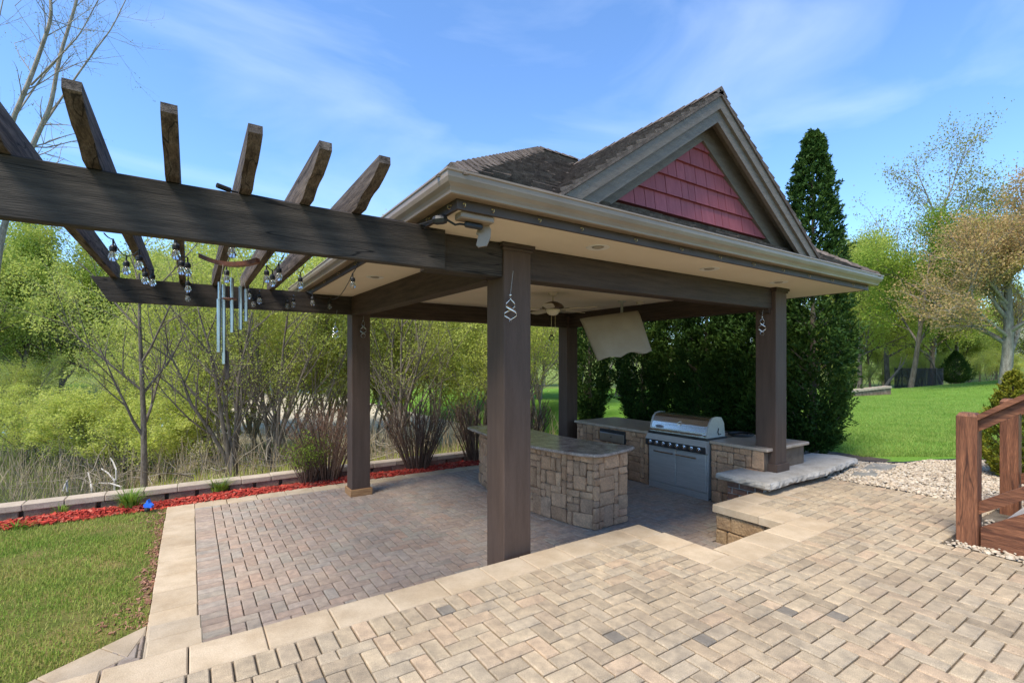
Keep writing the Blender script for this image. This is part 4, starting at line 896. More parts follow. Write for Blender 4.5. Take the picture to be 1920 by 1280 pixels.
# rough slab
sp = [(5.83, 3.10), (6.5, 3.13), (7.2, 3.09), (7.9, 3.15), (8.55, 3.20), (8.62, 3.5), (8.45, 3.84), (7.4, 3.86), (6.6, 3.84), (5.88, 3.86)]
r_ = random.Random(9); P = []
for i in range(len(sp)):
    a_, c_ = np.array(sp[i]), np.array(sp[(i + 1) % len(sp)]); k_ = max(1, int(np.linalg.norm(c_ - a_) / .06))
    for j in range(k_): P.append(a_ + (c_ - a_) * j / k_)
P = np.array(P); n = len(P); cen = P.mean(0); V = []; e_ = np.roll(P, -1, 0) - np.roll(P, 1, 0); e_ /= np.linalg.norm(e_, axis=1)[:, None]; nr = np.stack([e_[:, 1], -e_[:, 0]], 1)
for off, z_, jit in ((-.03, .064, .006), (.0, .085, .014), (.004, .115, .014), (-.012, .145, .008), (-.03, .155, .002)):
    for p, d_ in zip(P, nr): o_ = off + r_.uniform(-jit, jit); V.append((p[0] + d_[0] * o_, p[1] + d_[1] * o_, z_ + (r_.uniform(-.006, .006) if 0.07 < z_ < .15 else 0)))
Fc = [(k * n + i, k * n + (i + 1) % n, (k + 1) * n + (i + 1) % n, (k + 1) * n + i) for k in range(4) for i in range(n)] + [tuple(range(n))[::-1], tuple(range(4 * n, 5 * n))]
MB().add(V, Fc).build('slab', 'limestone', pier)
# ================================================================== THINGS IN THE PAVILION
# ---- ceiling fan
fc = np.array([4.37, 5.47, CE]); fan = thing('ceiling_fan', fc, 'bronze and cream ceiling fan with light bowl under the pavilion ceiling', 'fan')
b = MB(); b.lathe(fc - [0, 0, .05], [(.035, 0), (.06, .015), (.075, .045), (.075, .05)], 20); b.build('canopy', 'fan_blade', fan, smooth=True)
b = MB(); b.tube([fc - [0, 0, .05], fc - [0, 0, .13]], .012, 10); b.build('downrod', 'fan_blade', fan)
b = MB(); b.lathe(fc - [0, 0, .235], [(.10, 0), (.155, .012), (.16, .03), (.13, .07), (.07, .10), (.03, .11)], 24); b.build('motor', 'bronze', fan, smooth=True)
b = MB(); b.lathe(fc - [0, 0, .33], [(.01, 0), (.05, .008), (.085, .035), (.10, .075), (.10, .095)], 24); b.build('light_bowl', 'frosted_glass', fan, smooth=True)
for k in range(5):
    a_ = R_(8 + 72 * k); u = np.array([math.cos(a_), math.sin(a_), 0]); v = np.array([-math.sin(a_), math.cos(a_), .16]); z_ = fc - [0, 0, .245]
    prof = [(.20, .045), (.28, .06), (.5, .07), (.62, .066), (.66, .05), (.67, .0), (.66, -.05), (.62, -.066), (.5, -.07), (.28, -.06), (.20, -.045)]
    b = MB(); b.prism([z_ + u * p_ + v * q_ for p_, q_ in prof], (0, 0, .008)); bl = b.build('blade', 'fan_blade', fan)
    b = MB(); b.obox(z_ + u * .10 - v * .02 + [0, 0, .009], u * .15, v * .04, (0, 0, .006)); b.build('blade_iron', 'bronze', bl)
b = MB()
for dx in (-.03, .04): b.tube([fc + [dx, 0, -.32], fc + [dx, 0, -.58]], .0022, 5); b.lathe(fc + [dx, 0, -.60], [(.001, 0), (.008, .01), (.003, .03)], 8)
b.build('pull_chain', 'brass', fan)
# ---- covered television on a ceiling mount
tvp = G(1166, 564, CE); tv = thing('television', tvp, 'wall television under a tan fabric cover hanging from a ceiling mount', 'television'); tv['label'] = 'television under a tan fabric cover hanging from a ceiling pole mount'
b = MB(); b.lathe(tvp - [0, 0, .02], [(.06, 0), (.065, .012), (.065, .02)], 16); b.tube([tvp - [0, 0, .01], tvp - [0, 0, .34]], .022, 10); b.build('mount_pole', 'steel_dull', tv)
Dq = 7.45
cor = [(1090, 596), (1199, 581), (1224, 660), (1123, 676)]
A = [aD(px, py, Dq + dd_) for (px, py), dd_ in zip(cor, (.10, .10, -.05, -.05))]
nu, nv = 22, 16; V = []; th_ = AF * .11
def cov(s_, t_):
    p = (A[0] * (1 - s_) + A[1] * s_) * (1 - t_) + (A[3] * (1 - s_) + A[2] * s_) * t_
    p = p + AF * (.012 * math.sin(s_ * 9 + t_ * 3) * t_ - .02 * math.sin(math.pi * s_) * math.sin(math.pi * t_))
    if t_ > .8: p = p + np.array([0, 0, 1.]) * (t_ - .8) * 5 * (.05 * math.sin(s_ * math.pi) * abs(math.sin(s_ * 6.4 + .5)) + .02 * s_ * math.sin(s_ * 14))
    if s_ < .15: p = p + AF * (.15 - s_) * .35
    if s_ > .88: p = p + AF * (s_ - .88) * .4
    if t_ < .1: p = p + AF * (.1 - t_) * .5
    return p
for k in (0, 1):
    for j in range(nv + 1):
        for i in range(nu + 1): V.append(cov(i / nu, j / nv) + (th_ if k else 0))
n1_ = (nu + 1) * (nv + 1); Fc = []
for j in range(nv):
    for i in range(nu):
        q = (j * (nu + 1) + i, j * (nu + 1) + i + 1, (j + 1) * (nu + 1) + i + 1, (j + 1) * (nu + 1) + i); Fc += [q[::-1], tuple(x_ + n1_ for x_ in q)]
edge_ = [i for i in range(nu + 1)] + [j * (nu + 1) + nu for j in range(1, nv + 1)] + [nv * (nu + 1) + i for i in range(nu - 1, -1, -1)] + [j * (nu + 1) for j in range(nv - 1, 0, -1)]
for a_, c_ in zip(edge_, edge_[1:] + edge_[:1]): Fc.append((a_, c_, c_ + n1_, a_ + n1_))
MB().add(V, Fc).build('fabric_cover', 'canvas', tv, smooth=True)
ctr = sum(A) / 4 + th_; b = MB(); b.tube([tvp - [0, 0, .30], tvp - [0, 0, .36], ctr + [0, 0, .1], ctr], .02, 8); b.build('mount_arm', 'steel_dull', tv)
b = MB(); o_ = tvp + AR * .32 + AF * .1; b.lathe(o_ - [0, 0, .05], [(.03, 0), (.06, .012), (.065, .05)], 14); tag(b.build('ceiling_speaker', 'fan_blade'), 'small round cream speaker on the ceiling beside the television mount', 'speaker')
# ---- string lights over the pergola
strands = [[(195, 437, 2.55), (212, 477), (237, 504), (261, 494.5), (272, 523), (286, 527), (290, 528, 2.6)], [(325, 447, 2.6), (330, 474), (340, 504), (352, 507), (352.5, 539), (352, 558), (353, 535, 2.62)],
           [(440, 455, 2.6), (435, 470), (425, 520), (415, 556), (417, 535, 2.6)], [(532, 478, 2.6), (523, 516), (511, 528), (500, 520), (486, 562), (475, 568), (466, 553), (465, 545, 2.55)],
           [(570, 500, 2.6), (563, 532), (550, 569), (539, 572), (528, 545, 2.6)], [(672, 492, 2.66), (661.5, 532), (618, 573), (586, 566), (575, 545, 2.64)]]
desc = ['over the cut end of the back beam', 'left of the wind chime', 'directly above the wind chime', 'right of the wind chime', 'between the last two rafters by the roof', 'hooked along the pavilion eave']
for S, ds in zip(strands, desc):
    pts = []; bulbs = []
    for e_ in S:
        if len(e_) == 3: pts.append(G(*e_))
        else:
            zc = 2.44 if S is not strands[5] else 2.47; p = G(e_[0], e_[1], zc); bulbs.append(p); pts.append(p + [0, 0, .115])
    st = thing('string_light', pts[0], 'black cable string light with clear bulbs ' + ds, 'string light', 'string lights across the pergola')
    path = []
    for a_, c_ in zip(pts[:-1], pts[1:]):
        for k in range(7): f_ = k / 7; path.append(a_ * (1 - f_) + c_ * f_ - np.array([0, 0, .05 * np.linalg.norm(c_ - a_) * 4 * f_ * (1 - f_)]))
    path.append(pts[-1]); b = MB(); b.tube(path, .0045, 6); cab = b.build('cable', 'black_plastic', st)
    for p in bulbs:
        b = MB(); b.lathe(p, [(.018, .02), (.024, .03), (.024, .055), (.016, .066), (.006, .075), (.006, .118)], 12); b.build('socket', 'black_plastic', st, smooth=False)
        b = MB(); b.lathe(p - [0, 0, .055], [(.004, 0), (.018, .006), (.028, .022), (.030, .036), (.024, .06), (.017, .078)], 14); gl_ = b.build('bulb', 'bulb_glass', st, smooth=True)
        b = MB(); b.tube([p + [0, 0, .02], p - [0, 0, .012]], .005, 6); b.tube([p + [.006, 0, -.012], p + [.008, 0, -.03], p + [-.008, 0, -.03], p + [-.006, 0, -.012]], .0015, 4); b.build('filament_stem', 'aluminium', gl_)
# ---- wind chime
wc = aD(430, 497, 3.95); ch = thing('wind_chime', wc, 'aluminium tube wind chime hanging from a curved red-brown wooden bar', 'wind chime')
b = MB(); pts = []
for s_ in np.linspace(-1, 1, 15): pts.append(wc + AR * s_ * .235 + np.array([0, 0, .05 * s_ * s_ - .012 - .018 * s_]))
for a_, c_ in zip(pts[:-1], pts[1:]): b.obox(a_ - AF * .03, c_ - a_, AF * .06, (0, 0, .036))
b.build('arch', 'chime_wood', ch)
b = MB()
for s_ in (-.6, .6): b.tube([wc + AR * s_ * .2 + [0, 0, .02], wc + AR * .03 * s_ + [0, 0, 2.65 - wc[2]]], .002, 4)
b.build('hanging_cord', 'dark_metal', ch)
px2m = 3.95 / FPX
for k, (tx, y0_, y1_, dd_) in enumerate(((405, 527, 613, .05), (417, 562, 660, -.05), (422.5, 534, 682, -.02), (435, 521, 623, .0), (445, 535, 617, .05), (454, 540, 601, .06))):
    b = MB(); p0_ = aD(tx, y0_, 3.95) + AF * dd_; p1_ = aD(tx, y1_, 3.95) + AF * dd_; b.tube([p0_, p1_], .0135, 12); tb_ = b.build('tube', 'aluminium', ch, smooth=False)
    b = MB(); b.tube([p0_ - [0, 0, .01], [p0_[0] * .6 + wc[0] * .4, p0_[1] * .6 + wc[1] * .4, wc[2] + .0]], .0012, 4); b.build('string', 'white_trim', tb_)
b = MB(); p = aD(424, 657, 3.95); b.prism([p + AR * -.014, p + AR * .014, p + AR * .024 - [0, 0, .225], p + AR * -.014 - [0, 0, .25]], AF * .012); b.build('sail', 'weathered_z', ch)
b = MB(); b.lathe(aD(430, 562, 3.95), [(.05, 0), (.055, .006), (.05, .014)], 16); b.tube([aD(430, 500, 3.95), aD(424, 660, 3.95)], .0015, 4); b.build('striker', 'chime_wood', ch)
# ---- wind spinners on the posts
def spinner(p, h_, w_, lab, mat='chrome', turns=1.35, ph=0):
    t_ = thing('wind_spinner', p, lab, 'ornament', 'wind spinners hung from the posts'); ts = np.linspace(0, 1, 40)
    for s_ in (0, 1):
        b = MB(); pts = []
        for q in ts:
            r_ = w_ * (.32 + .68 * q) * (math.sin(math.pi * min(1, q * 1.02)) ** .55 if q < .98 else .12); a_ = ph + s_ * math.pi + turns * 2 * math.pi * q
            pts.append(p + AR * r_ * math.cos(a_) + AF * r_ * math.sin(a_) * .45 - np.array([0, 0, h_ * q]))
        P = np.array(pts); n = len(P); wd_ = .015; V = []
        for i in range(n):
            k_ = wd_ * math.sin(math.pi * (i + .6) / (n + .2)); V += [P[i] + [0, 0, k_], P[i] + AF * .003 + [0, 0, -k_], P[i] - AF * .003 + [0, 0, -k_ * .6]]
        Fc = [(i * 3 + a_, i * 3 + (a_ + 1) % 3, (i + 1) * 3 + (a_ + 1) % 3, (i + 1) * 3 + a_) for i in range(n - 1) for a_ in range(3)] + [(0, 2, 1), (n * 3 - 3, n * 3 - 2, n * 3 - 1)]
        b.add(V, Fc); b.build('ribbon', mat, t_, smooth=True)
    b = MB(); b.lathe(p, [(.002, -.012), (.012, 0), (.002, .012)], 10); b.build('bead', mat, t_, smooth=True)
    b = MB(); b.tube([p, p + AR * .02 * h_ / .2 + [0, 0, .20 if h_ > .15 else .14]], .0012, 4); b.build('cord', 'steel_dull', t_)
spinner(aY(957, 553, 3.33), .23, .075, 'silver spiral wind spinner hanging against the left front post', ph=.4)
spinner(aY(681, 601, 7.42), .27, .07, 'silver spiral wind spinner hanging against the post with the pale cedar base', 'aluminium', ph=2)
spinner(aX(1429, 594, 6.45), .25, .075, 'silver spiral wind spinner hanging against the post on the limestone slab', ph=1)
spinner(aY(629, 606, 7.46), .24, .07, 'silver spiral wind spinner hanging from the back beam beside the cedar-based post', 'chrome', ph=3)
spinner(aX(1034, 618, 6.36), .27, .075, 'dark spiral wind spinner hanging by the post behind the bar', 'dark_metal', ph=.8)
# ---- outlet with its cover hanging open, plug and cord
ob = G(876, 397, CE); ow = thing('outdoor_outlet', ob, 'tan eave outlet with its weather cover hanging open and a black plug', 'outlet')
b = MB(); c_ = np.array([1.60, 2.925, CE]); b.cbox(c_[0] - .10, c_[0] + .16, c_[1] - .075, c_[1] + .03, CE - .045, CE - .0005, .008); bx_ = b.build('box', 'gutter_metal', ow)
q = [(.0, 0), (.045, -.005), (.06, -.04), (.055, -.10), (.03, -.155), (-.03, -.165), (-.045, -.15), (-.03, -.08), (-.045, -.07), (-.03, -.02)]
hp_ = np.array([1.72, 2.95, CE - .03]); b = MB(); b.prism([hp_ + AR * a_ + np.array([0, 0, z_]) for a_, z_ in q], AF * .02); b.build('cover', 'gutter_metal', ow)
b = MB(); b.cbox(1.56, 1.70, 2.90, 2.935, CE - .085, CE - .046, .01); b.build('plug', 'black_plastic', ow)
b = MB(); p1_ = np.array([1.56, 2.917, CE - .068]); p2_ = G(836, 411, CE - .03); b.tube([p1_, p1_ + [-.03, .02, .004], (p1_ + p2_) / 2 + [0, 0, -.02], p2_], .008, 8)
b.build('cord', 'black_plastic', ow)
b = MB(); d_ = (G(815, 413, CE - .03) - p2_); d_ /= np.linalg.norm(d_); b.lathe(p2_ - d_ * .01, [(.012, 0), (.03, .012), (.034, .03), (.034, .075), (.026, .10), (.010, .11)], 8, d_)
b.tube([p2_ + d_ * .1, p2_ + d_ * .18 + [0, .05, -.01], (1.45, 3.36, 2.62), (1.3, 3.40, 2.665), (.6, 3.40, 2.66), (.2, 3.38, 2.668)], .006, 6); b.build('timer', 'black_plastic', ow)
# ================================================================== DECK STAIR
stp = thing('deck_stair', (6.6, .8, 0), 'red-brown timber deck stair with chunky newel posts and sloping handrails', 'stair')
def newel(x, y, w_, top):
    b = MB(); b.cbox(x, x + w_, y, y + w_, -.05, top - .03, .005); p = b.build('newel_post', 'redwood_z', stp)
    b = MB(); V = [(x, y, top - .032), (x + w_, y, top - .032), (x + w_, y + w_, top - .032), (x, y + w_, top - .032)]; i_ = .022
    V += [(x + i_, y + i_, top), (x + w_ - i_, y + i_, top), (x + w_ - i_, y + w_ - i_, top), (x + i_, y + w_ - i_, top)]
    b.add(V, [(0, 1, 5, 4), (1, 2, 6, 5), (2, 3, 7, 6), (3, 0, 4, 7), (4, 5, 6, 7)]); b.build('cap', 'redwood_z', p); return p
newel(5.80, 1.255, .145, 1.175); newel(7.34, 1.265, .145, 1.235)
def sloped(x0, x1, z0, th, y0=1.255, y1=-1.6, sl=.70, name='handrail', mat='redwood_y'):
    b = MB(); b.prism([(x0, y0, z0 - th), (x0, y0, z0), (x0, y1, z0 + sl * (y0 - y1)), (x0, y1, z0 + sl * (y0 - y1) - th)], (x1 - x0, 0, 0)); b.build(name, mat, stp)
for x, dz in ((5.835, 0), (7.375, .05)):
    sloped(x - .03, x + .105, 1.165 + dz, .05); sloped(x + .018, x + .06, 1.114 + dz, .10, name='rail_board')
    sloped(x + .012, x + .055, .388 + dz, .115, name='lower_rail')
for x in (5.835, 7.42):
    b = MB(); b.prism([(x, 1.24, .0), (x, 1.24, .165), (x, -1.6, .165 + .70 * 2.84), (x, -1.6, 1.75), (x, -.9, .98), (x, .98, -.012), (x, 1.10, -.012)], (.05, 0, 0)); b.build('stringer', 'redwood_y', stp)
for k in range(9):
    y1_ = 1.20 - .262 * k; b = MB(); b.cbox(5.888, 7.418, y1_ - .285, y1_, .135 + .183 * k - .03, .135 + .183 * k, .005); b.build('tread', 'grey_tread', stp)
    b = MB(); b.cbox(5.889, 7.417, y1_ - .045, y1_ - .02, .135 + .183 * k - .18, .135 + .183 * k - .031, .003); b.build('riser', 'redwood_x', stp)
# ================================================================== GARDEN BITS
def lily(p, h_, n_, seed, lab, spread=.5):
    r_ = random.Random(seed); b = MB()
    for k in range(n_):
        a_ = r_.uniform(0, 6.28); L_ = h_ * r_.uniform(.7, 1.25); d_ = np.array([math.cos(a_), math.sin(a_), 0]); s_ = np.array([-math.sin(a_), math.cos(a_), 0]); q = np.array(p) + d_ * r_.uniform(0, .13) + [0, 0, -.01]; o_ = r_.uniform(.25, 1) * spread; w_ = .008
        V = []
        for i, f_ in enumerate((0, .35, .7, 1)): c_ = q + d_ * o_ * L_ * f_ * f_ * 1.3 + np.array([0, 0, L_ * (f_ - .35 * o_ * f_ * f_)]); V += [c_ - s_ * w_ * (1 - .9 * f_), c_ + s_ * w_ * (1 - .9 * f_)]
        b.add(V, [(0, 1, 3, 2), (2, 3, 5, 4), (4, 5, 7, 6)])
    tag(b.build('daylily', 'leaf_lily', origin=p), lab, 'plant', 'daylily clumps in the mulch bed')
lily(tuple(G(242, 948, LZ + .03)), .25, 170, 1, 'larger leafy daylily clump beside the blue garden ornament', .8)
lily(tuple(G(412, 917, LZ + .03)), .20, 120, 2, 'smaller leafy daylily clump close to the retaining wall', .8)
lily(tuple(G(113, 958, LZ + .03)), .10, 30, 3, 'tiny daylily sprout at the foot of the retaining wall', .8)
lily(tuple(G(30, 988, LZ + .01)), .09, 50, 4, 'low scruffy sprout at the edge of lawn and mulch', 1.4)
bo = G(276, 958, LZ + .01); go = thing('garden_ornament', bo, 'small bright blue plastic garden ornament on a dark stake in the mulch', 'ornament')
b = MB(); b.lathe(bo, [(.03, 0), (.034, .03), (.026, .05)], 8); b.build('base', 'dark_metal', go)
b = MB(); q = [(-.05, 0), (.055, -.005), (.06, .03), (.02, .06), (.0, .11), (-.025, .06), (-.055, .04)]; b.prism([bo + AR * a_ + np.array([0, 0, .05 + z_]) for a_, z_ in q], AF * .05); b.build('figure', 'blue_plastic', go)
# far low block wall on the lawn
fw = thing('far_block_wall', aD(1625, 745, 24), 'distant low tan block wall with capstones at the back of the lawn', 'wall')
for k in range(15):
    px0, px1 = 1572 + k * 6.6, 1572 + (k + 1) * 6.6; pa = aD(px0, 700, 23.6 + k * .10); pb2 = aD(px1, 700, 23.6 + (k + 1) * .10); zt_ = CZ - (734 - k * .55 - 680) / FPX * 24
    d_ = (pb2 - pa) * [1, 1, 0]; b = MB(); b.obox(pa * [1, 1, 0] + [0, 0, zt_ - .7], d_ * .94, AF * .3, (0, 0, .62)); b.build('block', 'ret_block', fw)
    b = MB(); b.obox(pa * [1, 1, 0] - AF * .06 + [0, 0, zt_ - .08], d_ * .98, AF * .45, (0, 0, .10)); b.build('capstone', 'ret_cap', fw)
# trampoline
tc_ = aD(1722, 735, 36); tz = float(hgt(tc_[0], tc_[1])); tr = thing('trampoline', (tc_[0], tc_[1], tz), 'black netted round trampoline standing behind the trees past the lawn', 'trampoline')
b = MB(); n = 28; V = []
rr = 1.35; z0_, z1_ = CZ - 48 / FPX * 36, CZ - 10 / FPX * 36
for z_ in (z0_, z1_): V += [(tc_[0] + rr * math.cos(2 * math.pi * i / n), tc_[1] + rr * math.sin(2 * math.pi * i / n), z_) for i in range(n)]
b.add(V, [(i, (i + 1) % n, n + (i + 1) % n, n + i) for i in range(n)]); b.build('safety_net', 'net', tr)
b = MB(); b.lathe((tc_[0], tc_[1], z0_ - .05), [(rr + .05, 0), (rr + .08, .03), (rr + .05, .06)], 28); b.build('mat_frame', 'dark_metal', tr)
for i in range(6):
    a_ = i * math.pi / 3; p = np.array([tc_[0] + (rr + .06) * math.cos(a_), tc_[1] + (rr + .06) * math.sin(a_), 0]); b = MB(); b.tube([p + [0, 0, tz], p + [0, 0, z1_ + .05]], .035, 6); b.build('pole', 'dark_metal', tr)
# ================================================================== VEGETATION
def tubes(name, P, Rr, mat, K=5):
    """P (B,n,3), Rr (B,n): batch of tapered tubes"""
    B, n, _ = P.shape; T = np.gradient(P, axis=1); T /= np.linalg.norm(T, axis=2, keepdims=True) + 1e-9
    ref = np.where(np.abs(T[:, :1, 2:3]) > .8, np.array([1., 0, 0]), np.array([0, 0, 1.])); u = np.cross(T, np.broadcast_to(ref, T.shape)); u /= np.linalg.norm(u, axis=2, keepdims=True) + 1e-9; v = np.cross(T, u)
    a = np.arange(K) * 2 * np.pi / K
    V = P[:, :, None] + Rr[:, :, None, None] * (np.cos(a)[None, None, :, None] * u[:, :, None] + np.sin(a)[None, None, :, None] * v[:, :, None])
    q = []
    for i in range(n - 1):
        for k in range(K): q.append((i * K + k, i * K + (k + 1) % K, (i + 1) * K + (k + 1) % K, (i + 1) * K + k))
    Fq = (np.arange(B)[:, None, None] * (n * K) + np.array(q)[None]).reshape(-1, 4)
    return np_mesh(name, V.reshape(-1, 3), Fq, mat, True)
def grow(seed, H, r0, stems=1, levels=3, kids=(7, 6, 5), ang=(40, 45, 45), ratio=(.55, .5, .5), up=.35, wob=.08, spread=12, start=.3, trunk=1.0):
    r_ = np.random.default_rng(seed); NP = 6; cur = []; Bp = []; Br = []; last = []
    for s_ in range(stems):
        a = r_.uniform(0, 2 * np.pi); tl_ = math.radians(abs(r_.normal(0, spread))) if stems == 1 else math.radians(r_.uniform(.3, 1) * spread)
        d = np.array([math.sin(tl_) * math.cos(a), math.sin(tl_) * math.sin(a), math.cos(tl_)])
        cur.append((np.array([r_.normal(0, .12), r_.normal(0, .12), 0]) * (stems > 1), d, H * trunk * r_.uniform(.8, 1.05), r0 * r_.uniform(.75, 1.1)))
    for lv in range(levels + 1):
        nxt = []
        for (p, d, L, r) in cur:
            pts = [p]; dd = d.copy()
            for k in range(NP - 1):
                dd = dd + r_.normal(0, wob * (.45 if lv == 0 and stems == 1 else 1), 3) + np.array([0, 0, up * .12]) * (lv > 0); dd /= np.linalg.norm(dd); pts.append(pts[-1] + dd * L / (NP - 1))
            pts = np.array(pts); rad = r * np.linspace(1, .28 if lv < levels else .35, NP); Bp.append(pts); Br.append(rad)
            if lv == levels: last.append(pts); continue
            nk = kids[lv]
            for k in range(nk):
                f = (start if lv == 0 else .2) + (1 - (start if lv == 0 else .2)) * (k + r_.random()) / nk; x_ = f * (NP - 1); i = min(int(x_), NP - 2); q = pts[i] + (pts[i + 1] - pts[i]) * (x_ - i); t_ = pts[i + 1] - pts[i]; t_ /= np.linalg.norm(t_)
                ax = r_.normal(0, 1, 3); ax -= (ax @ t_) * t_; ax /= np.linalg.norm(ax); an = math.radians(ang[lv] * r_.uniform(.65, 1.25)); nd = t_ * math.cos(an) + ax * math.sin(an); nd[2] += up * .3; nd /= np.linalg.norm(nd)
                nxt.append((q, nd, L * ratio[lv] * r_.uniform(.7, 1.2) * (1.15 - .55 * f if lv == 0 else 1), max(r * .5 * (1.1 - .6 * f), .0025)))
        cur = nxt
    return np.array(Bp), np.array(Br), np.array(last)
def leaves(name, last, N_, size, mat, seed, jit=.06, asp=.5, droop=0.0, lo=.15):
    r_ = np.random.default_rng(seed); bi = r_.integers(0, len(last), N_); f = lo + (1 - lo) * r_.random(N_); x_ = f * (last.shape[1] - 1); i = np.minimum(x_.astype(int), last.shape[1] - 2)
    p = last[bi, i] + (last[bi, i + 1] - last[bi, i]) * (x_ - i)[:, None] + r_.normal(0, jit, (N_, 3))
    return leafquads(name, p, size, mat, r_, asp, droop)
def leafquads(name, p, size, mat, r_, asp=.5, droop=0.0, dirs=None):
    n = len(p); u = r_.normal(0, 1, (n, 3)) if dirs is None else dirs + r_.normal(0, .35, (n, 3)); u[:, 2] -= droop; u /= np.linalg.norm(u, axis=1)[:, None]
    v = np.cross(u, r_.normal(0, 1, (n, 3))); v /= np.linalg.norm(v, axis=1)[:, None] + 1e-9; s_ = (size * r_.uniform(.6, 1.35, n))[:, None]
    V = np.stack([p - u * s_ * .5, p + v * s_ * asp * .5, p + u * s_ * .5, p - v * s_ * asp * .5], 1).reshape(-1, 3)
    return np_mesh(name, V, np.arange(n * 4).reshape(-1, 4), mat)
def tree(name, loc, rz, s, tm, cm, label, cat='tree', group=None, parts=('trunk', 'crown'), sq=1.0):
    t_ = thing(name, loc, label, cat, group); t_.rotation_euler = (0, 0, rz); t_.scale = (s * sq, s * sq, s)
    for nm, me in zip(parts, (tm, cm)):
        if me is not None: o = bpy.data.objects.new(nm, me); COL.objects.link(o); o.parent = t_
    return t_
rv = random.Random(99)
def ground_at(px, D, py=700): p = aD(px, py, D); return np.array([p[0], p[1], float(hgt(p[0], p[1])) - .05])
# ---- willow thicket beyond the wall
WV = []
for k in range(5):
    Bp, Br, la = grow(100 + k, 5.2, .045, stems=7, levels=3, kids=(7, 5, 4), ang=(32, 38, 42), ratio=(.42, .5, .55), up=.5, wob=.09, spread=30, start=.18)
    WV.append((tubes('trunk', Bp, Br, 'twig', 4), leaves('crown', la, 26000, .066, 'leaf_willow', k, .14, .55)))
wl = 'yellow-green leafing willow shrub in the front row of the thicket beyond the retaining wall'
spots = [(330, 14, 1.0), (405, 13, .95), (480, 14.5, 1.05), (545, 13, 1.0), (610, 15, 1.05), (690, 13.5, 1.0), (745, 16, 1.05), (810, 15, .9), (880, 16.5, 1.0), (940, 15, .95), (1000, 17, 1.0), (1060, 19, 1.0), (300, 18, 1.15), (380, 19, 1.2), (455, 19, 1.2), (530, 18, 1.1), (600, 20, 1.2), (680, 19, 1.2), (770, 21, 1.2), (850, 21, 1.2), (930, 21, 1.2), (1010, 22, 1.2), (1090, 23, 1.15), (1160, 24, 1.2)]
for i, (px, D, s) in enumerate(spots):
    tm, cm = WV[i % 5]; tree('willow_shrub', ground_at(px + rv.uniform(-12, 12), D), rv.uniform(0, 6.28), s * rv.uniform(.92, 1.08), tm, cm, wl if D < 17.2 else 'taller yellow-green willow shrub in the back row of the thicket', 'shrub', 'willow thicket beyond the retaining wall')
# low leafy bushes at the pond edge, left
LV = []
for k in range(2):
    Bp, Br, la = grow(120 + k, 5.0, .05, stems=8, levels=3, kids=(6, 5, 4), ang=(36, 42, 42), ratio=(.45, .5, .55), up=.35, wob=.1, spread=42, start=.15)
    LV.append((tubes('trunk', Bp, Br, 'twig', 4), leaves('crown', la, 16000, .115, 'leaf_willow', 70 + k, .14, .55)))
low = 'low spreading willow bush at the pond edge behind the wall'
for i, (px, D, s) in enumerate([(70, 15.5, .40), (150, 14.0, .42), (235, 13.5, .44), (-20, 17, .42), (205, 17, .46), (300, 12.5, .40)]):
    tm, cm = LV[i % 2]; tree('willow_bush', ground_at(px, D), rv.uniform(0, 6.28), s, tm, cm, low, 'shrub', 'low bushes at the pond edge', sq=1.35)
# ---- bright trees at the left margin
SV = []
for k in range(3):
    Bp, Br, la = grow(140 + k, 8.0, .16, levels=3, kids=(11, 7, 5), ang=(52, 45, 45), ratio=(.50, .5, .5), up=.35, wob=.07, start=.22, spread=3)
    SV.append((tubes('trunk', Bp, Br, 'bark', 5), leaves('crown', la, 38000, .115, 'leaf_spring', 20 + k, .26, .6), leaves('crown', la, 42000, .11, 'leaf_green', 30 + k, .28, .6), leaves('crown', la, 17000, .08, 'leaf_sparse', 40 + k, .22, .6), leaves('crown', la, 22000, .11, 'leaf_wood', 60 + k, .2, .6), tubes('trunk', Bp, Br, 'bark_pale', 5)))
for i, (px, D, s, v) in enumerate([(30, 27, 1.05, 1), (120, 29, 1.1, 0), (195, 31, 1.05, 1), (-60, 24, 1.05, 0), (70, 36, 1.3, 0), (250, 36, 1.15, 0), (330, 38, 1.15, 1), (420, 40, 1.15, 0), (520, 40, 1.1, 0)]):
    tm = SV[i % 3][0]; tree('spring_tree', ground_at(px, D), rv.uniform(0, 6.28), s, tm, SV[i % 3][1 + v], ['leafy light green tree across the pond at the left margin', 'mid-green bushy tree across the pond at the left margin'][v], 'tree', 'trees across the pond')
for i in range(26):
    px = -120 + i * 52 + rv.uniform(-20, 20); D = rv.uniform(58, 76); s = rv.uniform(1.0, 1.45)
    if px > 1120: D = rv.uniform(40, 50)
    tree('far_tree', ground_at(px, D), rv.uniform(0, 6.28), s, SV[i % 3][5], SV[i % 3][(1, 4, 4, 2)[i % 4]], ['light green leafing tree in the far row past the pond', 'dull olive thinly leaved tree in the far row past the pond', 'dull olive thinly leaved tree in the far row past the pond', 'mid-green leafing tree in the far row past the pond'][i % 4], 'tree', 'far tree row past the pond')
for i, (px, D) in enumerate([(-30, 25), (35, 24), (60, 30), (250, 24), (290, 27), (345, 25)]):
    tree('bank_shrub', ground_at(px, D), rv.uniform(0, 6), rv.uniform(.55, .75), *WV[i % 5], 'lime green shrub under the trees across the pond', 'shrub', 'shrubs under the trees across the pond', sq=1.3)
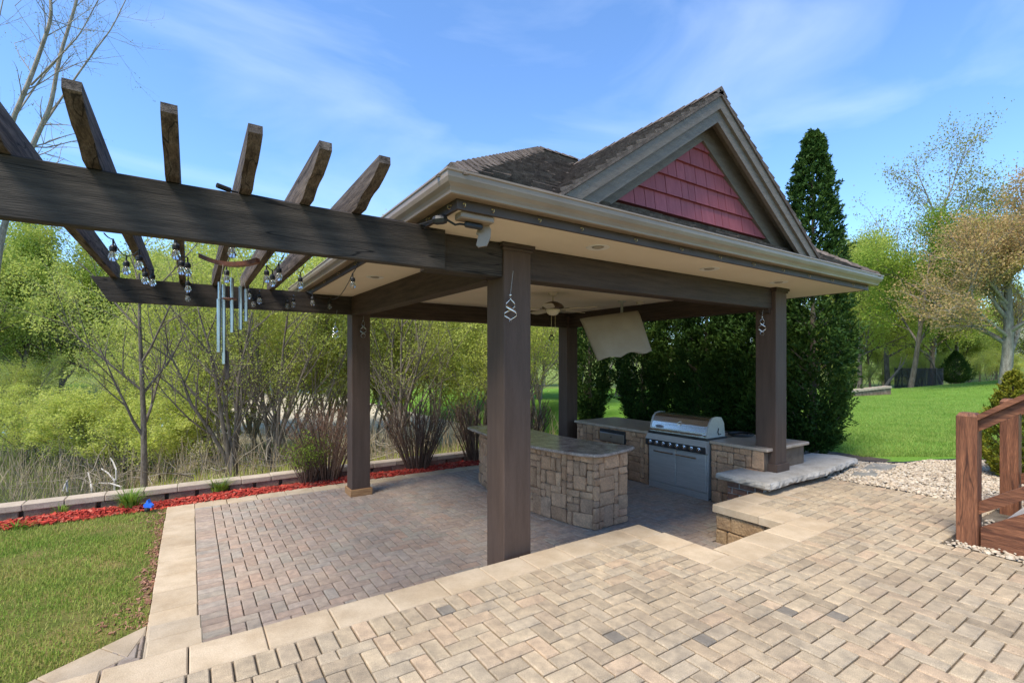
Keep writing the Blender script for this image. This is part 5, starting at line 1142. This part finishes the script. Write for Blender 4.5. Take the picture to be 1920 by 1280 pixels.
# ---- young bare-branched tree by the wall
Bp, Br, la = grow(171, 5.0, .075, levels=3, kids=(9, 6, 4), ang=(42, 42, 45), ratio=(.52, .5, .5), up=.45, wob=.05, start=.25, spread=2)
tree('young_tree', ground_at(270, 9.6), .5, .92, tubes('trunk', Bp, Br, 'bark', 6), leaves('crown', la, 1700, .035, 'leaf_spring', 8, .05), 'slim young tree with mostly bare branches just past the retaining wall', 'tree')
Bp, Br, la = grow(173, 4.2, .06, stems=5, levels=3, kids=(7, 5, 4), ang=(38, 42, 45), ratio=(.5, .5, .5), up=.4, wob=.07, start=.3, spread=20)
tm_ = tubes('trunk', Bp, Br, 'bark', 6); cm_ = leaves('crown', la, 5000, .045, 'leaf_willow', 9, .08)
for px, D in ((440, 10.6), (500, 11.5), (735, 12.5)): tree('alder_clump', ground_at(px, D), rv.uniform(0, 6), .9, tm_, cm_, 'many-stemmed grey-barked clump in front of the willow thicket', 'tree', 'grey-stemmed clumps before the thicket')
# ---- tall nearly bare tree, upper left
def limbs(paths, D0, seed, r_t, per=7):
    """main limbs follow given directions; side shoots and twigs are grown from them"""
    r_ = np.random.default_rng(seed); Bp = []; Br = []; last = []
    def shoot(q, d, L, r, lv):
        pts = [q]; dd = d
        for k in range(5): dd = dd + r_.normal(0, .10, 3) + np.array([0, 0, .03]); dd = dd / np.linalg.norm(dd); pts.append(pts[-1] + dd * L / 5)
        pts = np.array(pts); Bp.append(pts); Br.append(r * np.linspace(1, .35, 6))
        if lv == 0: last.append(pts); return
        for k in range(4):
            i = r_.integers(1, 6); nd = dd + r_.normal(0, .55, 3); nd /= np.linalg.norm(nd); shoot(pts[min(i, 5)], nd, L * r_.uniform(.35, .6), max(r * .5, .004), lv - 1)
    for pth, ra, rb2 in paths:
        P = np.array([aD(px, py, D0 + dd_) for px, py, dd_ in pth]); s_ = np.linspace(0, len(P) - 1, 6 * (len(P) - 1) + 1); Q = np.stack([np.interp(s_, np.arange(len(P)), P[:, k]) for k in range(3)], 1); Q[1:-1] = (Q[:-2] + Q[1:-1] * 2 + Q[2:]) / 4; Q[1:-1] = (Q[:-2] + Q[1:-1] * 2 + Q[2:]) / 4
        R1 = np.linspace(ra, rb2, len(Q))
        for k in range(0, len(Q) - 1, 5):
            e_ = min(k + 5, len(Q) - 1); idx = np.round(np.linspace(k, e_, 6)).astype(int); f_ = np.linspace(k, e_, 6); Bp.append(np.stack([np.interp(f_, np.arange(len(Q)), Q[:, a_]) for a_ in range(3)], 1)); Br.append(np.interp(f_, np.arange(len(Q)), R1))
        for k in range(per * (len(P) - 1)):
            i = int(r_.uniform(.2, 1) * (len(Q) - 2)); t_ = Q[i + 1] - Q[i]; t_ /= np.linalg.norm(t_); nd = t_ * .75 + r_.normal(0, .6, 3); nd /= np.linalg.norm(nd); shoot(Q[i], nd, r_.uniform(.5, 1.7), max(R1[i] * .3, .006), 1)
    return np.array(Bp), np.array(Br), np.array(last)
PT = [([(-45, 930, 0), (-25, 640, 0), (5, 425, 0), (62, 270, 0), (95, 200, 0), (112, 105, 0), (145, 0, .2), (165, -120, .3)], .13, .03), ([(-25, 640, 0), (-22, 420, -.2), (22, 228, -.4), (60, 140, -.4), (97, 35, -.4), (92, -40, -.3), (100, -150, 0)], .10, .035),
      ([(58, 160, -.4), (110, 108, -.6), (150, 65, -.7), (200, -30, -.8)], .035, .012), ([(78, 240, 0), (135, 155, .4), (178, 95, .6), (210, 53, .7), (243, -15, .8)], .04, .015), ([(22, 228, -.4), (75, 150, .5), (110, 110, .8), (140, 70, 1)], .03, .012), ([(-22, 420, -.2), (-40, 250, 0), (-20, 120, .3), (10, -20, .4)], .05, .015)]
Bp, Br, la = limbs(PT, 13.0, 7, .1, 3); base_ = ground_at(-45, 13.0)
tree('bare_tree', base_, 0, 1.0, tubes('trunk', Bp - base_, Br * .72, 'bark_pale', 6), leaves('crown', la - base_, 1100, .045, 'leaf_sparse', 12, .08), 'tall pale-barked tree almost bare of leaves rising over the pergola', 'tree')
# ---- red-twig shrubs in the mulch
def redshrub(seed, H, Wd):
    r_ = np.random.default_rng(seed); B = 105; P = []; Rr = []
    for k in range(B):
        a = r_.uniform(0, 6.28); rr = Wd * r_.random() ** .6; b0 = np.array([math.cos(a), math.sin(a), 0]) * rr * .28; tip = np.array([math.cos(a) * rr, math.sin(a) * rr, H * r_.uniform(.72, 1.05) * (1 - .18 * (rr / Wd) ** 2)])
        f = np.linspace(0, 1, 6)[:, None]; pts = b0 + (tip - b0) * np.concatenate([f ** 1.25, f ** 1.25, f], 1) + r_.normal(0, .014, (6, 3)) * f; P.append(pts); Rr.append(np.linspace(.0085, .0028, 6) * r_.uniform(.7, 1.2))
        for j in range(4):
            q = pts[r_.integers(2, 5)]; d = r_.normal(0, .45, 3) + np.array([math.cos(a) * .3, math.sin(a) * .3, 1.2]); d /= np.linalg.norm(d); L = r_.uniform(.12, .34); P.append(q + d * np.linspace(0, L, 6)[:, None] + r_.normal(0, .006, (6, 3))); Rr.append(np.linspace(.004, .002, 6))
    P = np.array(P); tipz = P[:, 3:, :]; return tubes('stems', P, np.array(Rr), 'twig_red', 4), tipz
RS = []
for k in range(2):
    tm, tp = redshrub(300 + k, 1.42, .80); RS.append((tm, leaves('buds', tp, 900, .022, M('bud', (g(.8, .8, .8), g(1.1, 1.1, 1.1)), bump=0, palette=[g(.16, .05, .03), g(.22, .10, .05), g(.20, .17, .04)], rnd=.2), k, .015, .6), leaves('leaves', tp, 2200, .05, 'leaf_green', 5 + k, .05, .6)))
lab = ['reddish bare-twigged shrub in the mulch left of the cedar-based post', 'reddish bare-twigged shrub in the mulch right of the cedar-based post', 'reddish bare-twigged shrub in the mulch behind the bar end', 'reddish bare-twigged shrub in the mulch behind the left front post']
for k, (px, py, s) in enumerate([(612, 893, 1.0), (782, 872, 1.0), (893, 858, .95), (985, 850, .95)]):
    p = aY(px, py, 8.78); p[2] = LZ + .0; tree('red_twig_shrub', p, k * 1.3, s, RS[k % 2][0], RS[k % 2][1], lab[k], 'shrub', parts=('stems', 'buds'))
gp_ = aY(578, 880, 8.72); gp_[2] = LZ; gs = tree('leafy_shrub', gp_, .3, .62, RS[1][0], RS[1][2], 'small fresh green leafing shrub at the foot of the red-twigged shrub', 'shrub', parts=('stems', 'leaves'))
# ---- reeds and dead sticks at the water's edge
r_ = np.random.default_rng(5); n = 1300; px = r_.uniform(-30, 1080, n); D = r_.uniform(9.9, 13.5, n); P = AF[None] * D[:, None] + AR[None] * ((px - CX) / FPX * D)[:, None]
ok = P[:, 1] > 9.5; P = P[ok]; n = len(P); P[:, 2] = hgt(P[:, 0], P[:, 1]) - .03; H = r_.uniform(.35, 1.25, n); d = r_.normal(0, .22, (n, 3)); d[:, 2] = 1
f = np.linspace(0, 1, 4); PP = P[:, None] + d[:, None] * (H[:, None] * f[None])[:, :, None] + (r_.normal(0, .12, (n, 1, 3)) * (f ** 2)[None, :, None]) * np.array([1, 1, 0]); RR = np.repeat((np.linspace(.007, .003, 4))[None], n, 0)
tag(link(bpy.data.objects.new('dry_reeds', tubes('dry_reeds', PP, RR, 'reed', 3)), None, (0, 0, 0)), 'dry tan reeds standing along the pond edge behind the wall', 'reeds', kind='stuff')
n = 7000; px = r_.uniform(-30, 1080, n); D = r_.uniform(9.9, 16, n); P = AF[None] * D[:, None] + AR[None] * ((px - CX) / FPX * D)[:, None]; ok = P[:, 1] > 9.4; P = P[ok]; P[:, 2] = hgt(P[:, 0], P[:, 1]) - .02
tag(link(bpy.data.objects.new('wild_grass', blades('wild_grass', P, .38, .02, 'leaf_willow', 9, .5)), None, (0, 0, 0)), 'rank green and straw grass on the bank below the wall', 'grass', kind='stuff')
n = 300; px = r_.uniform(100, 760, n); D = r_.uniform(10.2, 14, n); P = AF[None] * D[:, None] + AR[None] * ((px - CX) / FPX * D)[:, None]; P[:, 2] = hgt(P[:, 0], P[:, 1]) + r_.uniform(0, .5, n); d = r_.normal(0, 1, (n, 3)); d[:, 2] = np.abs(d[:, 2]) * .5; d /= np.linalg.norm(d, axis=1)[:, None]
PP = P[:, None] + d[:, None] * (r_.uniform(.4, 1.6, n)[:, None] * np.linspace(0, 1, 5)[None])[:, :, None] + r_.normal(0, .03, (n, 5, 3)); RR = np.linspace(.011, .004, 5)[None] * r_.uniform(.5, 1.4, n)[:, None]
tag(link(bpy.data.objects.new('brushwood', tubes('brushwood', PP, RR, 'twig', 4)), None, (0, 0, 0)), 'tangled grey brushwood under the thicket', 'brushwood', kind='stuff')
for k, (pa, pb2) in enumerate([((165, 885, 11), (172, 915, 10.8)), ((190, 878, 11.2), (215, 900, 11)), ((207, 858, 11.5), (218, 880, 11.4)), ((185, 905, 10.7), (228, 912, 10.7)), ((118, 920, 10.5), (126, 900, 10.6))]):
    a_, c_ = aD(*pa), aD(*pb2); b = MB(); b.tube([a_, (a_ + c_) / 2 + [0, .02, .03], c_, c_ - [0, 0, .25]], [.012, .016, .02, .02], 6); tag(b.build('dead_branch', 'driftwood'), 'bleached dead branch lying among the reeds below the wall', 'branch', 'bleached branches in the reeds')
# ---- evergreens
def conifer(seed, H, Rm, N_, size, mat, power=.8, base=.025, bulge=.30):
    r_ = np.random.default_rng(seed); f = r_.random(N_) ** 1.15; a = r_.uniform(0, 2 * np.pi, N_)
    prof = np.minimum(1, (f + .03) / bulge) ** .55 * np.clip((1 - f) / (1 - bulge), 0, 1) ** power
    lump = 1 + .14 * np.sin(a * 5 + f * 19 + seed) + .10 * np.sin(a * 9 - f * 41) + .07 * np.sin(a * 3 + f * 73)
    rad = Rm * np.minimum(prof, 1) * lump * (.55 + .45 * r_.random(N_) ** .35) + .008
    # flat feathery sprays: a rib along d with leaflets in one plane
    K = 14; ns = N_ // K; f, a, rad = f[:ns], a[:ns], rad[:ns]
    p = np.stack([rad * np.cos(a), rad * np.sin(a), base * H + f * H * (1 - base)], 1); d = np.stack([np.cos(a) * .62, np.sin(a) * .62, r_.uniform(.35, 1.0, ns)], 1) + r_.normal(0, .22, (ns, 3)); d /= np.linalg.norm(d, axis=1)[:, None]
    w = np.cross(d, r_.normal(0, 1, (ns, 3))); w /= np.linalg.norm(w, axis=1)[:, None]; L = size * 1.9 * r_.uniform(.6, 1.5, ns) * (.35 + .65 * (1 - f))
    tt = (np.arange(K) + .5) / K; sd2 = np.where(np.arange(K) % 2, 1, -1); P = p[:, None] + d[:, None] * (L[:, None] * tt[None])[:, :, None] + w[:, None] * (L[:, None] * (.30 * (1 - tt) + .05)[None] * sd2[None])[:, :, None]
    dl = d[:, None] * .8 + w[:, None] * (sd2 * .7)[None, :, None] + np.zeros((ns, K, 3))
    cm = leafquads('crown', P.reshape(-1, 3), size * .62, mat, r_, .38, 0, dl.reshape(-1, 3)); Pt = np.stack([np.zeros(6), np.zeros(6), np.linspace(0, H * .93, 6)], 1)[None]
    lp = []; lr = []
    for k in range(90):
        z_ = H * r_.uniform(.06, .9); a_ = r_.uniform(0, 6.28); L = Rm * .8 * (1 - z_ / H) + .05; lp.append(np.stack([math.cos(a_) * np.linspace(0, L, 6), math.sin(a_) * np.linspace(0, L, 6), z_ + np.linspace(0, 1, 6) ** 1.3 * L * .9], 1)); lr.append(np.linspace(.012, .004, 6))
    return tubes('trunk', np.concatenate([Pt, np.array(lp)]), np.concatenate([np.linspace(.07, .012, 6)[None], np.array(lr)]), 'bark', 5), cm
AV = [conifer(401, 5.6, .55, 50000, .12, 'leaf_arbor', .55), conifer(402, 5.2, .64, 52000, .12, 'leaf_arbor', .6), conifer(403, 4.6, .48, 42000, .11, 'leaf_arbor', .75)]
al = 'tall dense dark green arborvitae in the row behind the kitchen'
def atpx(px, X): d_ = ray(px, 700); return np.array([X, X * d_[1] / d_[0], -.06])
for k, (px, X, v, s) in enumerate([(1106, 8.6, 2, .98), (1206, 9.0, 1, .92), (1268, 9.25, 1, .92), (1325, 9.1, 1, .95), (1385, 9.3, 1, .94), (1440, 9.2, 1, .97)]):
    tree('arborvitae', atpx(px, X), k * 1.7, s, AV[v][0], AV[v][1], 'slim dark green arborvitae standing alone past the bar' if k == 0 else al, 'evergreen', 'arborvitae row behind the kitchen')
tree('arborvitae', atpx(1524, 9.15), .9, 1.02, AV[0][0], AV[0][1], 'tallest arborvitae at the lawn end of the row, spire clear of the roof', 'evergreen', 'arborvitae row behind the kitchen')
gc_ = conifer(410, 1.35, .34, 16000, .07, 'leaf_gold', .9); tree('golden_conifer', (9.7, 1.72, -.03), 0, 1.12, gc_[0], gc_[1], 'small golden-green cone conifer in the pebbles behind the stair', 'evergreen')
sc_ = conifer(412, 3.0, 1.15, 16000, .2, 'leaf_arbor', .8); tree('cone_evergreen', ground_at(1792, 37) + [0, 0, .25], 0, .82, sc_[0], sc_[1], 'small dark cone-shaped evergreen at the back of the lawn', 'evergreen')
# ---- trees past the right lawn
def rt(name, px, D, s, v, c, lab, rz=0, sq=1.0, pale=False, group=None, dz=0): return tree(name, ground_at(px, D) + [0, 0, dz], rz, s, SV[v][5 if pale else 0], c, lab, 'tree', group, sq=sq)
rt('green_tree', 1708, 31, 1.12, 0, SV[0][2], 'bright green leafy tree in front of the trampoline', .4, 1.0)
rt('lime_tree', 1612, 37, 1.15, 1, SV[1][1], 'lime green leafy tree standing between the tallest arborvitae and the trampoline', 2.0)
rt('lime_tree', 1665, 40, 1.3, 2, SV[2][1], 'taller lime green tree behind the low block wall', .7)
rt('lime_tree', 1800, 39, 1.15, 0, SV[0][1], 'lime green tree filling in behind the maple', 3.0)
rt('lime_tree', 1570, 42, 1.3, 0, SV[0][1], 'lime green tree partly hidden behind the tallest arborvitae', 1.3)
rt('lime_tree', 1745, 37, 1.05, 2, SV[2][1], 'lime green tree right behind the trampoline', 4.1)
rt('sparse_tree', 1745, 44, 2.25, 1, SV[1][3], 'tall thinly leaved tree rising above the bright green tree', 1.1, .9, True)
Bp, Br, la = grow(190, 7.2, .20, levels=3, kids=(16, 10, 8), ang=(58, 45, 45), ratio=(.52, .5, .5), up=.45, wob=.06, start=.16, trunk=.95, spread=1)
tree('maple_tree', ground_at(1884, 26), 1.9, 1.32, tubes('trunk', Bp, Br, 'bark_pale', 4), leaves('crown', la, 56000, .08, 'leaf_maple', 77, .19, .6), 'rounded maple with orange-bronze spring leaves on the rising lawn', 'tree')
rt('blossom_tree', 1965, 34, .62, 2, leaves('crown', la, 6000, .10, 'leaf_blossom', 78, .1, .7), 'white blossoming small tree beside the maple', .2)
for i in range(26):
    px = 1470 + i * 23 + rv.uniform(-10, 10); D = rv.uniform(46, 62); v = i % 3
    tree('woodland_tree', ground_at(px, D), rv.uniform(0, 6.28), rv.uniform(.72, 1.0), SV[v][0], SV[v][(1, 2, 4, 1)[i % 4]], ['fresh light green woodland tree past the lawn', 'mid-green woodland tree past the lawn', 'dull olive woodland tree past the lawn', 'fresh light green woodland tree past the lawn'][i % 4], 'tree', 'woodland past the lawn')
for i in range(9):
    px = 1570 + i * 42; tree('understorey_bush', ground_at(px + rv.uniform(-10, 10), rv.uniform(39, 43)), rv.uniform(0, 6), rv.uniform(.42, .55), WV[i % 5][0], WV[i % 5][1], 'low green bush along the foot of the woodland', 'shrub', 'bushes at the foot of the woodland', sq=1.5)
Bp, Br, la = grow(195, 3.0, .16, levels=1, kids=(3, 2, 2), up=.2, spread=4, start=.6)
for px, ln in ((1655, .5), (1768, -.55)):
    q = tree('leaning_trunk', ground_at(px, 35), 0, 1.0, tubes('trunk', Bp, Br, 'bark', 7), None, 'dark leaning tree trunk beside the trampoline', 'tree', 'leaning trunks by the trampoline'); q.rotation_euler = (0, ln, -R_(34))
